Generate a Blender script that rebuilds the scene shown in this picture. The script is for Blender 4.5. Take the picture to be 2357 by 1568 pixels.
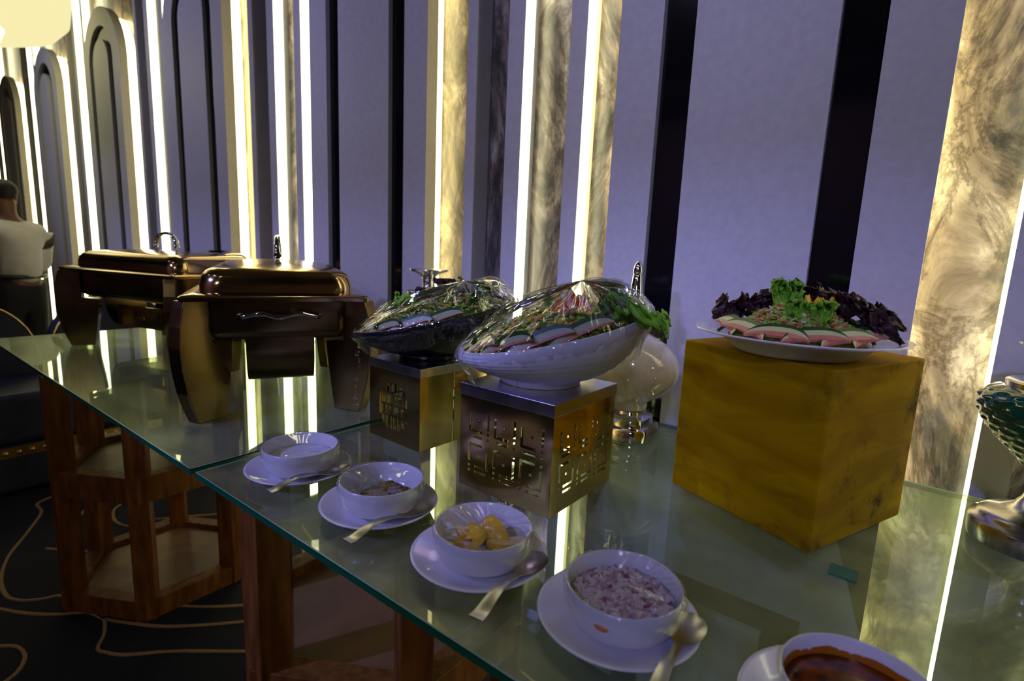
import bpy, bmesh, math, random
from math import sin, cos, pi, radians, sqrt
from mathutils import Vector, Matrix, noise
random.seed(7)
D = bpy.data
SC = bpy.context.scene
COL = SC.collection
for o in list(D.objects):
    D.objects.remove(o, do_unlink=True)

# ------------------------------------------------------------ camera, exposure, lights
cam_d = D.cameras.new('camera')
cam = D.objects.new('camera', cam_d)
COL.objects.link(cam)
cam_d.sensor_width = 36.0
cam_d.lens = 36.0 * 1230.73 / 2357.0
cam_d.clip_start = 0.02
RX, DN, FW = (0.789319, 0.612511, 0.042499), (0.134749, -0.105283, -0.985271), (-0.599014, 0.783419, -0.165637)
cam.matrix_world = Matrix(((RX[0], -DN[0], -FW[0], 0), (RX[1], -DN[1], -FW[1], 0),
                           (RX[2], -DN[2], -FW[2], 1.15), (0, 0, 0, 1)))
cam_d.dof.use_dof = True
cam_d.dof.focus_distance = 0.95
cam_d.dof.aperture_fstop = 4.0
SC.camera = cam

W = D.worlds.new('world')
SC.world = W
W.use_nodes = True
W.node_tree.nodes['Background'].inputs[0].default_value = (0.25, 0.24, 0.5, 1)
W.node_tree.nodes['Background'].inputs[1].default_value = 0.02

vs = SC.view_settings
vs.view_transform = 'Standard'
vs.look = 'None'
vs.gamma = 1.0
vs.exposure = 0.0
vs.use_curve_mapping = False


def area_light(name, loc, target, sx, sy, power, color):
    l = D.lights.new(name, 'AREA')
    l.shape = 'RECTANGLE'
    l.size, l.size_y = sx, sy
    l.energy = power
    l.color = color
    o = D.objects.new(name, l)
    COL.objects.link(o)
    o.location = loc
    o.rotation_euler = (Vector(target) - Vector(loc)).to_track_quat('-Z', 'Y').to_euler()
    return o


def spot_light(name, loc, target, angle, power, color, rad=0.05):
    l = D.lights.new(name, 'SPOT')
    l.spot_size = radians(angle)
    l.spot_blend = 0.6
    l.shadow_soft_size = rad
    l.energy = power
    l.color = color
    o = D.objects.new(name, l)
    COL.objects.link(o)
    o.location = loc
    o.rotation_euler = (Vector(target) - Vector(loc)).to_track_quat('-Z', 'Y').to_euler()
    return o


LAV = (0.50, 0.485, 1.0)
for x, tx, pw in ((0.7, 0.2, 120), (-1.3, -1.2, 130), (-3.4, -3.0, 140), (-5.6, -5.0, 90)):
    spot_light('stage_spot', (x, -0.95, 2.98), (tx, 1.2, 2.0), 57, pw * 0.45, LAV, 0.10)
for x, tx, pw in ((0.5, 0.1, 145), (-1.5, -1.3, 145), (-3.6, -3.2, 145)):
    spot_light('stage_blue_spot', (x, -2.6, 2.90), (tx, 1.2, 1.45), 39, pw, (0.28, 0.30, 1.0), 0.08)
spot_light('bowl_blue_spot', (-1.7, -1.5, 2.3), (-0.84, 0.50, 0.80), 21, 125, (0.30, 0.30, 1.0), 0.05)
area_light('added_hall_wash', (-2.2, -3.2, 2.9), (-2.2, -5.2, 1.3), 3.0, 0.3, 34, (0.80, 0.60, 1.0))  # added wash on the unseen front wall, for mauve reflections in the metal
area_light('added_room_fill', (1.2, -3.4, 2.7), (-0.4, 0.6, 0.8), 0.5, 0.5, 9, (1.0, 0.96, 0.86))  # soft warm fill added behind the camera for room ambience

# ------------------------------------------------------------ helpers


def link(name, me, parent=None, loc=None):
    o = D.objects.new(name, me)
    COL.objects.link(o)
    if parent is not None:
        o.parent = parent
    if loc is not None:
        o.location = loc
    return o


def tag(o, label=None, cat=None, group=None, kind=None):
    if label:
        o['label'] = label
    if cat:
        o['category'] = cat
    if group:
        o['group'] = group
    if kind:
        o['kind'] = kind
    return o


def thing(name, label, cat, loc=(0, 0, 0), rz=0.0, group=None):
    o = D.objects.new(name, None)
    o.empty_display_size = 0.05
    COL.objects.link(o)
    o.location = loc
    o.rotation_euler = (0, 0, rz)
    return tag(o, label, cat, group)


class MB:
    def __init__(s):
        s.v, s.f, s.m = [], [], []

    def add(s, vs, fs, mi=0):
        n = len(s.v)
        s.v += [tuple(p) for p in vs]
        s.f += [tuple(n + i for i in f) for f in fs]
        s.m += [mi] * len(fs)
        return s

    def box(s, x0, x1, y0, y1, z0, z1, mi=0, M=None):
        vs = [(x, y, z) for z in (z0, z1) for y in (y0, y1) for x in (x0, x1)]
        if M is not None:
            vs = [tuple(M @ Vector(p)) for p in vs]
        return s.add(vs, [(0, 2, 3, 1), (4, 5, 7, 6), (0, 1, 5, 4), (2, 6, 7, 3), (0, 4, 6, 2), (1, 3, 7, 5)], mi)

    def rings(s, rings, mi=0, closed=True, cap0=False, cap1=False, flip=False):
        n = len(rings[0])
        vs = [p for r in rings for p in r]
        fs = []
        for i in range(len(rings) - 1):
            for j in range(n if closed else n - 1):
                k = (j + 1) % n
                q = (i * n + j, i * n + k, (i + 1) * n + k, (i + 1) * n + j)
                fs.append(q[::-1] if flip else q)
        if cap0:
            fs.append(tuple(range(n))[::-1])
        if cap1:
            b = (len(rings) - 1) * n
            fs.append(tuple(range(b, b + n)))
        return s.add(vs, fs, mi)

    def lathe(s, prof, n=48, mi=0, c=(0, 0, 0), cap0=True, cap1=True, k=None):
        # prof: list of (r, z); k = superellipse exponent for squarish rings
        rr = []
        for r, z in prof:
            ring = []
            for j in range(n):
                t = 2 * pi * j / n
                x, y = cos(t), sin(t)
                if k:
                    q = (abs(x) ** k + abs(y) ** k) ** (-1.0 / k)
                    x, y = x * q, y * q
                ring.append((c[0] + r * x, c[1] + r * y, c[2] + z))
            rr.append(ring)
        return s.rings(rr, mi, True, cap0, cap1)

    def tube(s, pts, rad, n=10, mi=0, closed=False, flat=1.0):
        pts = [Vector(p) for p in pts]
        m = len(pts)
        rr = []
        up = Vector((0, 0, 1))
        for i, p in enumerate(pts):
            if closed:
                t = (pts[(i + 1) % m] - pts[i - 1]).normalized()
            else:
                t = (pts[min(i + 1, m - 1)] - pts[max(i - 1, 0)]).normalized()
            a = t.cross(up)
            if a.length < 1e-3:
                a = t.cross(Vector((0, 1, 0)))
            a.normalize()
            b = a.cross(t).normalized()
            r = rad[i] if isinstance(rad, (list, tuple)) else rad
            rr.append([tuple(p + a * (r * cos(2 * pi * j / n)) + b * (r * flat * sin(2 * pi * j / n))) for j in range(n)])
        if closed:
            rr.append(rr[0])
            return s.rings(rr, mi)
        return s.rings(rr, mi, True, True, True)

    def build(s, name, mats, parent=None, smooth=False, loc=None, angle=None):
        me = D.meshes.new(name)
        me.from_pydata(s.v, [], s.f)
        if not isinstance(mats, (list, tuple)):
            mats = [mats]
        for m in mats:
            me.materials.append(m)
        if len(mats) > 1:
            me.polygons.foreach_set('material_index', s.m)
        bm = bmesh.new()
        bm.from_mesh(me)
        bmesh.ops.recalc_face_normals(bm, faces=bm.faces)
        bm.to_mesh(me)
        bm.free()
        if smooth:
            for p in me.polygons:
                p.use_smooth = True
            if angle:
                me.set_sharp_from_angle(angle=radians(angle))
        me.update()
        return link(name, me, parent, loc)


def rrect(hx, hy, r, z, n=6, c=(0, 0)):
    r = min(r, hx, hy)
    out = []
    for cx, cy, a0 in ((hx - r, hy - r, 0), (-hx + r, hy - r, 90), (-hx + r, -hy + r, 180), (hx - r, -hy + r, 270)):
        for i in range(n + 1):
            a = radians(a0 + 90.0 * i / n)
            out.append((c[0] + cx + r * cos(a), c[1] + cy + r * sin(a), z))
    return out


def bevel(o, w, seg=2):
    m = o.modifiers.new('bevel', 'BEVEL')
    m.width = w
    m.segments = seg
    m.limit_method = 'ANGLE'
    return o


def copy_tree(o, parent=None):
    c = o.copy()
    COL.objects.link(c)
    if parent is not None:
        c.parent = parent
    for ch in list(o.children):
        copy_tree(ch, c)
    return c


def lerp(a, b, t):
    return a + (b - a) * t

# ------------------------------------------------------------ materials


def mat(name, color=(0.5, 0.5, 0.5), rough=0.5, metal=0.0, **kw):
    m = D.materials.new(name)
    m.use_nodes = True
    b = m.node_tree.nodes['Principled BSDF']
    b.inputs['Base Color'].default_value = (*color, 1)
    b.inputs['Roughness'].default_value = rough
    b.inputs['Metallic'].default_value = metal
    for k, v in kw.items():
        b.inputs[k.replace('_', ' ')].default_value = v
    return m


def nt(m):
    return m.node_tree, m.node_tree.nodes, m.node_tree.links, m.node_tree.nodes['Principled BSDF']


def add_noise(m, scale=20, c0=(0, 0, 0), c1=(1, 1, 1), lo=0.35, hi=0.65, detail=6, stretch=(1, 1, 1), dist=0.0, bump=0.0, rough=None):
    t, n, l, b = nt(m)
    tc = n.new('ShaderNodeTexCoord')
    mp = n.new('ShaderNodeMapping')
    mp.inputs['Scale'].default_value = stretch
    l.new(tc.outputs['Object'], mp.inputs[0])
    ns = n.new('ShaderNodeTexNoise')
    ns.inputs['Scale'].default_value = scale
    ns.inputs['Detail'].default_value = detail
    ns.inputs['Distortion'].default_value = dist
    l.new(mp.outputs[0], ns.inputs['Vector'])
    rp = n.new('ShaderNodeValToRGB')
    rp.color_ramp.elements[0].position = lo
    rp.color_ramp.elements[1].position = hi
    rp.color_ramp.elements[0].color = (*c0, 1)
    rp.color_ramp.elements[1].color = (*c1, 1)
    l.new(ns.outputs['Fac'], rp.inputs[0])
    l.new(rp.outputs[0], b.inputs['Base Color'])
    if bump:
        bp = n.new('ShaderNodeBump')
        bp.inputs['Strength'].default_value = bump
        bp.inputs['Distance'].default_value = 0.002
        l.new(ns.outputs['Fac'], bp.inputs['Height'])
        l.new(bp.outputs[0], b.inputs['Normal'])
    if rough:
        mr = n.new('ShaderNodeMapRange')
        mr.inputs['To Min'].default_value = rough[0]
        mr.inputs['To Max'].default_value = rough[1]
        l.new(ns.outputs['Fac'], mr.inputs[0])
        l.new(mr.outputs[0], b.inputs['Roughness'])
    return m


def emit(name, color, strength):
    m = D.materials.new(name)
    m.use_nodes = True
    n, l = m.node_tree.nodes, m.node_tree.links
    n.clear()
    e = n.new('ShaderNodeEmission')
    e.inputs[0].default_value = (*color, 1)
    e.inputs[1].default_value = strength
    o = n.new('ShaderNodeOutputMaterial')
    l.new(e.outputs[0], o.inputs[0])
    return m


def marble(name, stops, scale, stretch, seed):
    m = mat(name, rough=0.25)
    t, n, l, b = nt(m)
    tc = n.new('ShaderNodeTexCoord')
    mp = n.new('ShaderNodeMapping')
    mp.inputs['Location'].default_value = (seed, seed * 0.7, seed * 1.3)
    mp.inputs['Rotation'].default_value = (0, radians(-32), 0)
    mp.inputs['Scale'].default_value = stretch
    l.new(tc.outputs['Object'], mp.inputs[0])
    def noise_(sc, det, dis, ro=0.6):
        q = n.new('ShaderNodeTexNoise')
        q.inputs['Scale'].default_value = sc
        q.inputs['Detail'].default_value = det
        q.inputs['Roughness'].default_value = ro
        q.inputs['Distortion'].default_value = dis
        l.new(mp.outputs[0], q.inputs['Vector'])
        return q
    n1 = noise_(scale, 12, 2.2, 0.66)
    r1 = n.new('ShaderNodeValToRGB')
    e = r1.color_ramp.elements
    e[0].position, e[0].color = stops[0][0], (*stops[0][1], 1)
    e[1].position, e[1].color = stops[-1][0], (*stops[-1][1], 1)
    for p, c in stops[1:-1]:
        x = e.new(p)
        x.color = (*c, 1)
    l.new(n1.outputs['Fac'], r1.inputs[0])
    # dark swirling seams and fine mottling
    n2 = noise_(scale * 0.9, 10, 3.0, 0.7)
    r2 = n.new('ShaderNodeValToRGB')
    e = r2.color_ramp.elements
    e[0].position, e[0].color = 0.44, (1, 1, 1, 1)
    e[1].position, e[1].color = 0.56, (1, 1, 1, 1)
    x = e.new(0.495)
    x.color = (0.25, 0.23, 0.21, 1)
    l.new(n2.outputs['Fac'], r2.inputs[0])
    mx = n.new('ShaderNodeMixRGB')
    mx.blend_type = 'MULTIPLY'
    mx.inputs[0].default_value = 0.75
    l.new(r1.outputs[0], mx.inputs[1])
    l.new(r2.outputs[0], mx.inputs[2])
    l.new(mx.outputs[0], b.inputs['Base Color'])
    return m


def film_mat(name, base=0.1, rough=0.06):
    m = D.materials.new(name)
    m.use_nodes = True
    n, l = m.node_tree.nodes, m.node_tree.links
    n.clear()
    tr = n.new('ShaderNodeBsdfTransparent')
    tr.inputs[0].default_value = (0.96, 0.97, 0.97, 1)
    gl = n.new('ShaderNodeBsdfGlossy')
    gl.inputs['Color'].default_value = (1, 1, 1, 1)
    gl.inputs['Roughness'].default_value = rough
    fr = n.new('ShaderNodeLayerWeight')
    fr.inputs[0].default_value = 0.5
    pw = n.new('ShaderNodeMath')
    pw.operation = 'POWER'
    pw.inputs[1].default_value = 4.0
    l.new(fr.outputs['Facing'], pw.inputs[0])
    mr = n.new('ShaderNodeMapRange')
    mr.inputs['To Min'].default_value = base
    mr.inputs['To Max'].default_value = 0.7
    l.new(pw.outputs[0], mr.inputs[0])
    mx = n.new('ShaderNodeMixShader')
    l.new(mr.outputs[0], mx.inputs[0])
    l.new(tr.outputs[0], mx.inputs[1])
    l.new(gl.outputs[0], mx.inputs[2])
    o = n.new('ShaderNodeOutputMaterial')
    l.new(mx.outputs[0], o.inputs[0])
    return m


def glass_top_mat(name):
    # clear float glass: fresnel mirror, green tint, wiped smears that scatter a little
    m = D.materials.new(name)
    m.use_nodes = True
    n, l = m.node_tree.nodes, m.node_tree.links
    n.clear()
    tr = n.new('ShaderNodeBsdfTransparent')
    tr.inputs[0].default_value = (0.80, 0.92, 0.82, 1)
    gl = n.new('ShaderNodeBsdfGlossy')
    gl.inputs['Color'].default_value = (0.92, 1.0, 0.95, 1)
    gl.inputs['Roughness'].default_value = 0.015
    lw = n.new('ShaderNodeLayerWeight')      # Schlick fresnel, the same from either side of the sheet
    lw.inputs[0].default_value = 0.5
    pw = n.new('ShaderNodeMath')
    pw.operation = 'POWER'
    pw.inputs[1].default_value = 5.0
    l.new(lw.outputs['Facing'], pw.inputs[0])
    fr = n.new('ShaderNodeMapRange')
    fr.inputs['To Min'].default_value = 0.045
    fr.inputs['To Max'].default_value = 1.0
    l.new(pw.outputs[0], fr.inputs[0])
    m1 = n.new('ShaderNodeMixShader')
    l.new(fr.outputs[0], m1.inputs[0])
    l.new(tr.outputs[0], m1.inputs[1])
    l.new(gl.outputs[0], m1.inputs[2])
    tc = n.new('ShaderNodeTexCoord')
    mp = n.new('ShaderNodeMapping')
    mp.inputs['Rotation'].default_value = (0, 0, radians(35))
    mp.inputs['Scale'].default_value = (1.5, 3.6, 1)
    l.new(tc.outputs['Object'], mp.inputs[0])
    ns = n.new('ShaderNodeTexNoise')
    ns.inputs['Scale'].default_value = 3.0
    ns.inputs['Detail'].default_value = 5
    ns.inputs['Distortion'].default_value = 1.0
    l.new(mp.outputs[0], ns.inputs['Vector'])
    mr = n.new('ShaderNodeMapRange')
    mr.inputs['From Min'].default_value = 0.3
    mr.inputs['From Max'].default_value = 0.75
    mr.inputs['To Min'].default_value = 0.06
    mr.inputs['To Max'].default_value = 0.17
    l.new(ns.outputs['Fac'], mr.inputs[0])
    df = n.new('ShaderNodeBsdfDiffuse')
    df.inputs[0].default_value = (0.66, 0.74, 0.46, 1)
    m2 = n.new('ShaderNodeMixShader')
    l.new(mr.outputs[0], m2.inputs[0])
    l.new(m1.outputs[0], m2.inputs[1])
    l.new(df.outputs[0], m2.inputs[2])
    # greasy wiped film: a broad soft sheen over the clear mirror
    sh = n.new('ShaderNodeBsdfGlossy')
    sh.inputs['Color'].default_value = (0.92, 1.0, 0.55, 1)
    sh.inputs['Roughness'].default_value = 0.42
    m3 = n.new('ShaderNodeMixShader')
    mr3 = n.new('ShaderNodeMapRange')
    mr3.inputs['From Min'].default_value = 0.3
    mr3.inputs['From Max'].default_value = 0.75
    mr3.inputs['To Min'].default_value = 0.035
    mr3.inputs['To Max'].default_value = 0.10
    l.new(ns.outputs['Fac'], mr3.inputs[0])
    l.new(mr3.outputs[0], m3.inputs[0])
    l.new(m2.outputs[0], m3.inputs[1])
    l.new(sh.outputs[0], m3.inputs[2])
    o = n.new('ShaderNodeOutputMaterial')
    l.new(m3.outputs[0], o.inputs[0])
    return m


M_white = add_noise(mat('white_panel_paint', rough=0.55), 60, (0.60, 0.60, 0.62), (0.66, 0.66, 0.67))
M_blackglass = mat('black_glass', (0.004, 0.004, 0.006), 0.08)
M_led = emit('warm_led', (1.0, 0.93, 0.54), 7.0)
M_halo = emit('warm_halo_led', (1.0, 0.82, 0.34), 10.0)
M_marble = marble('grey_marble', [(0.30, (0.02, 0.02, 0.02)), (0.43, (0.085, 0.08, 0.075)), (0.51, (0.19, 0.155, 0.125)), (0.58, (0.31, 0.265, 0.22)), (0.68, (0.60, 0.55, 0.48))], 2.6, (1.7, 1, 0.75), 3.1)
M_glass = glass_top_mat('table_glass')
M_glassedge = mat('glass_edge_green', (0.008, 0.12, 0.05), 0.12, Emission_Strength=0.0)
M_wood = add_noise(mat('brown_wood', rough=0.5, Specular_IOR_Level=0.25), 9, (0.13, 0.042, 0.008), (0.26, 0.095, 0.018), stretch=(6, 6, 1))
M_shelf = add_noise(mat('plywood_shelf', rough=0.5), 5, (0.16, 0.075, 0.035), (0.27, 0.13, 0.06), dist=1.0)
M_carpet = add_noise(mat('navy_carpet', rough=0.95), 160, (0.004, 0.005, 0.014), (0.010, 0.012, 0.03), bump=0.4)
M_carpetline = add_noise(mat('gold_carpet_yarn', rough=0.95), 220, (0.30, 0.17, 0.07), (0.45, 0.28, 0.13), bump=0.5)
M_ceil = mat('dark_ceiling', (0.06, 0.055, 0.06), 0.8)
M_dark = mat('dark_wall', (0.22, 0.15, 0.15), 0.7)
M_copper = add_noise(mat('copper_gold_metal', rough=0.14, metal=1.0), 14, (0.50, 0.345, 0.165), (0.58, 0.41, 0.21), rough=(0.10, 0.20))
M_copperb = add_noise(mat('brushed_copper', rough=0.3, metal=1.0), 14, (0.22, 0.15, 0.06), (0.31, 0.22, 0.10), rough=(0.18, 0.28))
M_brass = add_noise(mat('gold_sheet_metal', rough=0.1, metal=1.0), 12, (0.74, 0.54, 0.18), (0.82, 0.60, 0.22), rough=(0.06, 0.14))
M_steel = add_noise(mat('brushed_steel', rough=0.22, metal=1.0), 30, (0.55, 0.55, 0.57), (0.66, 0.66, 0.66), stretch=(1, 12, 1), rough=(0.15, 0.3))
M_chrome = mat('polished_silver', (0.72, 0.72, 0.72), 0.08, 1.0)
M_spoon = mat('spoon_steel', (0.50, 0.49, 0.45), 0.3, 1.0)
M_porc = mat('white_porcelain', (0.78, 0.78, 0.80), 0.16, Coat_Weight=0.4)
M_mel = mat('ribbed_white_melamine', (0.76, 0.76, 0.78), 0.3)
M_melblack = mat('ribbed_black_melamine', (0.008, 0.008, 0.012), 0.3)
M_film = film_mat('cling_film', 0.10, 0.04)
M_film2 = film_mat('thin_cling_film', 0.06, 0.04)
M_navy = add_noise(mat('navy_upholstery', rough=0.6), 40, (0.008, 0.011, 0.035), (0.014, 0.02, 0.05), bump=0.3)
M_gold = mat('gold_trim', (0.85, 0.6, 0.2), 0.22, 1.0)
M_red = mat('red_enamel', (0.55, 0.015, 0.012), 0.3)
M_blackplastic = mat('black_plastic', (0.01, 0.01, 0.01), 0.4)
M_lettuce = add_noise(mat('green_lettuce', rough=0.55, Specular_IOR_Level=0.3), 22, (0.12, 0.36, 0.015), (0.30, 0.58, 0.05))
M_lettucedark = add_noise(mat('dark_green_lettuce', rough=0.55, Specular_IOR_Level=0.3), 30, (0.03, 0.12, 0.012), (0.09, 0.24, 0.03))
M_redleaf = add_noise(mat('red_leaf_lettuce', rough=0.4, Specular_IOR_Level=0.35), 28, (0.02, 0.007, 0.010), (0.065, 0.022, 0.026))
M_skin_g = mat('melon_skin', (0.015, 0.07, 0.012), 0.3)
M_rind = mat('melon_rind', (0.62, 0.66, 0.30), 0.4)
M_rind2 = mat('pale_green_rind', (0.42, 0.48, 0.28), 0.4)
M_flesh = add_noise(mat('melon_flesh', rough=0.4), 60, (0.62, 0.16, 0.10), (0.72, 0.30, 0.2))
M_yellow = mat('yellow_pepper', (0.85, 0.50, 0.02), 0.3)
M_tomato = mat('tomato_red', (0.62, 0.05, 0.02), 0.25)
M_orange = mat('carrot_orange', (0.75, 0.22, 0.04), 0.4)
M_chick = mat('chickpea_brown', (0.42, 0.2, 0.06), 0.45)
M_lime = mat('chopped_cabbage', (0.42, 0.55, 0.12), 0.45)
M_cream = mat('cream_onion', (0.70, 0.66, 0.48), 0.4)
M_corn = mat('sweetcorn_yellow', (0.78, 0.5, 0.06), 0.35)

# ------------------------------------------------------------ setting
Y0 = 1.23            # front face of the arch panels
YM = Y0 + 0.11       # marble backing
GZ = 0.75            # top of the glass


def structure(mb, name, m, smooth=False):
    o = mb.build(name, m, None, smooth)
    o['kind'] = 'structure'
    return o


structure(MB().box(-10, 3.6, -5.2, YM + 0.1, -0.1, 0.0), 'floor', M_carpet)
structure(MB().box(-10, 3.6, -5.2, YM + 0.1, 3.05, 3.15), 'ceiling', M_ceil)
structure(MB().box(-10.1, -10, -5.2, YM + 0.1, 0, 3.05), 'wall_left', M_dark)
structure(MB().box(3.6, 3.7, -5.2, YM + 0.1, 0, 3.05), 'wall_right', M_dark)
structure(MB().box(-10, 3.6, -5.3, -5.2, 0, 3.05), 'wall_front', M_dark)
structure(MB().box(-10, 3.6, -1.35, -1.15, 2.36, 3.05), 'cutoff_beam', M_ceil)   # unseen beam added to cut the blue spots off the upper wall
wall = structure(MB().box(-10, 3.6, YM, YM + 0.1, 0, 3.05), 'wall_back', M_marble)


def arch_outline(hw, zb, zc, n=20):
    pts = [(-hw, zb), (-hw, zc)]
    for i in range(1, n):
        a = pi - pi * i / n
        pts.append((hw * cos(a), zc + hw * sin(a)))
    pts += [(hw, zc), (hw, zb)]
    return pts


def arch_unit(cx, i):
    zc = 2.20
    # rim: outer outline, with the groove cut through it
    o_ = arch_outline(0.3225, 0.40, zc)
    i_ = arch_outline(0.215, 0.72, zc)
    m = MB()
    ring = lambda pts, y: [(cx + x, y, z) for x, z in pts]
    of, ob, nf, nb = ring(o_, Y0), ring(o_, Y0 + 0.046), ring(i_, Y0), ring(i_, Y0 + 0.046)
    m.rings([of, nf], closed=False)
    m.rings([nf, nb], closed=False)
    m.rings([ob, of], closed=False)
    m.rings([nb, ob], closed=False)
    # plain sill below the groove and the lower framed panel
    m.box(cx - 0.3225, cx + 0.3225, Y0, Y0 + 0.046, 0.38, 0.7205)
    m.box(cx - 0.3225, cx - 0.215, Y0, Y0 + 0.046, 0.0, 0.38)
    m.box(cx + 0.215, cx + 0.3225, Y0, Y0 + 0.046, 0.0, 0.38)
    p = m.build('arch_panel', M_white, wall)
    inl = arch_outline(0.214, 0.725, zc)
    MB().rings([ring(inl, Y0 + 0.016), ring(inl, Y0 + 0.04)], closed=False, cap0=True, cap1=True).build('black_glass_groove', M_blackglass, p)
    MB().box(cx - 0.214, cx + 0.214, Y0 + 0.018, Y0 + 0.04, 0.0, 0.379).build('black_glass_groove', M_blackglass, p)
    ctr = arch_outline(0.139, 0.722, zc)
    MB().rings([ring(ctr, Y0 - 0.001), ring(ctr, Y0 + 0.0155)], closed=False, cap0=True, cap1=True).build('centre_panel', M_white, p)
    MB().box(cx - 0.139, cx + 0.139, Y0 - 0.001, Y0 + 0.0175, 0.0, 0.31).build('centre_panel', M_white, p)
    # halo strip on the stand-off behind the rim
    h_ = arch_outline(0.285, 0.02, zc)
    hm = MB()
    hm.rings([ring(h_, Y0 + 0.048), ring(h_, Y0 + 0.104)], closed=False)
    h = hm.build('halo_light', M_halo, p)
    s_ = arch_outline(0.275, 0.02, zc)
    MB().rings([ring(s_, Y0 + 0.046), ring(s_, YM)], closed=False).build('stand_off', M_white, p)


ARCH = [0.975, -0.3345, -1.641, -2.978, -4.283, -5.595, -6.905, -8.215]
for i, cx in enumerate(ARCH):
    arch_unit(cx, i)

YS = Y0 + 0.045      # front of the slim strips between two arches


def strip(x0, x1, led):
    p = MB().box(x0, x1, YS, YM, 0, 3.05).build('slim_pilaster', M_white, wall)
    if led == 'R':
        MB().box(x1, x1 + 0.004, YS + 0.002, YS + 0.040, 0.01, 3.04).build('led_strip', M_led, p)
    if led == 'L':
        MB().box(x0 - 0.004, x0, YS + 0.002, YS + 0.040, 0.01, 3.04).build('led_strip', M_led, p)


for k in range(len(ARCH) - 1):
    g = 0.5 * (ARCH[k] + ARCH[k + 1])
    if k == 0:
        strip(0.113, 0.165, 'L')
        strip(g - 0.02, g + 0.03, 'L')
        strip(g + 0.165, g + 0.213, None)
    else:
        strip(g + 0.163, g + 0.213, 'R')
        strip(g - 0.045, g + 0.012, 'R')
        strip(g - 0.203, g - 0.163, 'L' if k < 0 else None)

# inlaid carpet lines (tufted yarn standing a little proud of the pile)
LINES = [
    [(-2.92, .62), (-2.88, .48), (-2.765, .465), (-2.597, .386), (-2.457, .314), (-2.312, .271), (-2.191, .261), (-2.126, .279), (-2.082, .322), (-2.059, .366), (-2.0, .42)],
    [(-2.2, .19), (-2.111, .236), (-2.029, .281), (-1.956, .338), (-1.901, .399), (-1.828, .423), (-1.75, .466), (-1.669, .518), (-1.588, .594), (-1.519, .671), (-1.45, .75)],
    [(-1.865, .417), (-1.817, .42), (-1.75, .40), (-1.70, .372), (-1.66, .385), (-1.615, .414), (-1.532, .503), (-1.401, .615), (-1.33, .68)],
    [(-1.95, .15), (-1.909, .204), (-1.869, .234), (-1.813, .239), (-1.765, .22), (-1.738, .189), (-1.73, .14)],
    [(-2.49, .47), (-2.553, .515), (-2.647, .573), (-2.75, .64), (-2.9, .66)],
    [(-2.62, .70), (-2.578, .662), (-2.495, .638), (-2.408, .647), (-2.345, .694), (-2.335, .784), (-2.4, .86)],
    [(-2.49, .71), (-2.456, .723), (-2.379, .744), (-2.334, .8), (-2.286, .864), (-2.245, .916), (-2.2, .99)],
    [(-2.42, .41), (-2.339, .465), (-2.282, .508), (-2.2, .57)],
    [(-1.80, .53), (-1.73, .589), (-1.666, .639), (-1.595, .707), (-1.52, .79)],
    [(-1.99, .97), (-1.925, .985), (-1.837, .987), (-1.743, .951), (-1.708, .927), (-1.65, .86)],
    [(-2.08, 1.01), (-2.009, 1.033), (-1.921, 1.042), (-1.769, 1.028), (-1.704, 1.006), (-1.62, .95)],
    [(-1.90, 1.115), (-1.864, 1.103), (-1.76, 1.077), (-1.68, 1.07)],
    [(-.90, 1.12), (-.808, 1.104), (-.774, 1.09), (-.718, 1.076), (-.62, 1.08), (-.5, 1.15)],
    [(-1.4, .95), (-1.25, 1.02), (-1.1, .98), (-1.0, .85), (-.8, .82), (-.6, .9)],
]
floor_o = D.objects['floor']


def catmull(pts, k=6):
    P = [Vector((*p, 0)) if len(p) == 2 else Vector(p) for p in pts]
    P = [P[0] * 2 - P[1]] + P + [P[-1] * 2 - P[-2]]
    out = []
    for i in range(1, len(P) - 2):
        a, b, c, d = P[i - 1], P[i], P[i + 1], P[i + 2]
        for j in range(k):
            t = j / k
            out.append(0.5 * ((2 * b) + (c - a) * t + (2 * a - 5 * b + 4 * c - d) * t * t + (3 * b - a - 3 * c + d) * t ** 3))
    out.append(P[-2])
    return out


for ln in LINES:
    pts = catmull(ln)
    m = MB()
    rr = []
    for i, p in enumerate(pts):
        t = (pts[min(i + 1, len(pts) - 1)] - pts[max(i - 1, 0)]).normalized()
        s = Vector((-t.y, t.x, 0)) * (0.0055 + 0.002 * noise.noise(p * 9))
        rr.append([(p.x - s.x, p.y - s.y, 0.0), (p.x - s.x * .7, p.y - s.y * .7, 0.003), (p.x + s.x * .7, p.y + s.y * .7, 0.003), (p.x + s.x, p.y + s.y, 0.0)])
    m.rings(rr, closed=False)
    m.build('carpet_line', M_carpetline, floor_o)

# ------------------------------------------------------------ ceiling lights: added sparkle lights and the hanging pendant


def downlight(x, y, color, strength, label, r=0.05):  # out-of-view light added only for sparkle in metal and glass
    t = thing('added_sparkle_light', label, 'added ceiling light', (x, y, 3.05))
    MB().lathe([(r + 0.015, 0), (r + 0.015, -0.012), (r, -0.012), (r, -0.002)], 24, cap0=False, cap1=False).build('trim_ring', M_chrome, t, True)
    MB().lathe([(r, -0.004), (r, -0.006)], 24).build('lamp_disc', emit('sparkle_glow', color, strength), t)


drum = thing('drum_pendant', 'large glowing tiered round pendant lamp hanging below the ceiling at the far left', 'ceiling lamp', (-4.75, 0.55, 2.33))
M_drum = emit('pendant_glow', (1.0, 0.90, 0.46), 0.95)
M_drum2 = emit('pendant_glow_inner', (1.0, 0.95, 0.62), 2.2)
# ------------------------------------------------------------ tables of glass


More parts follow.
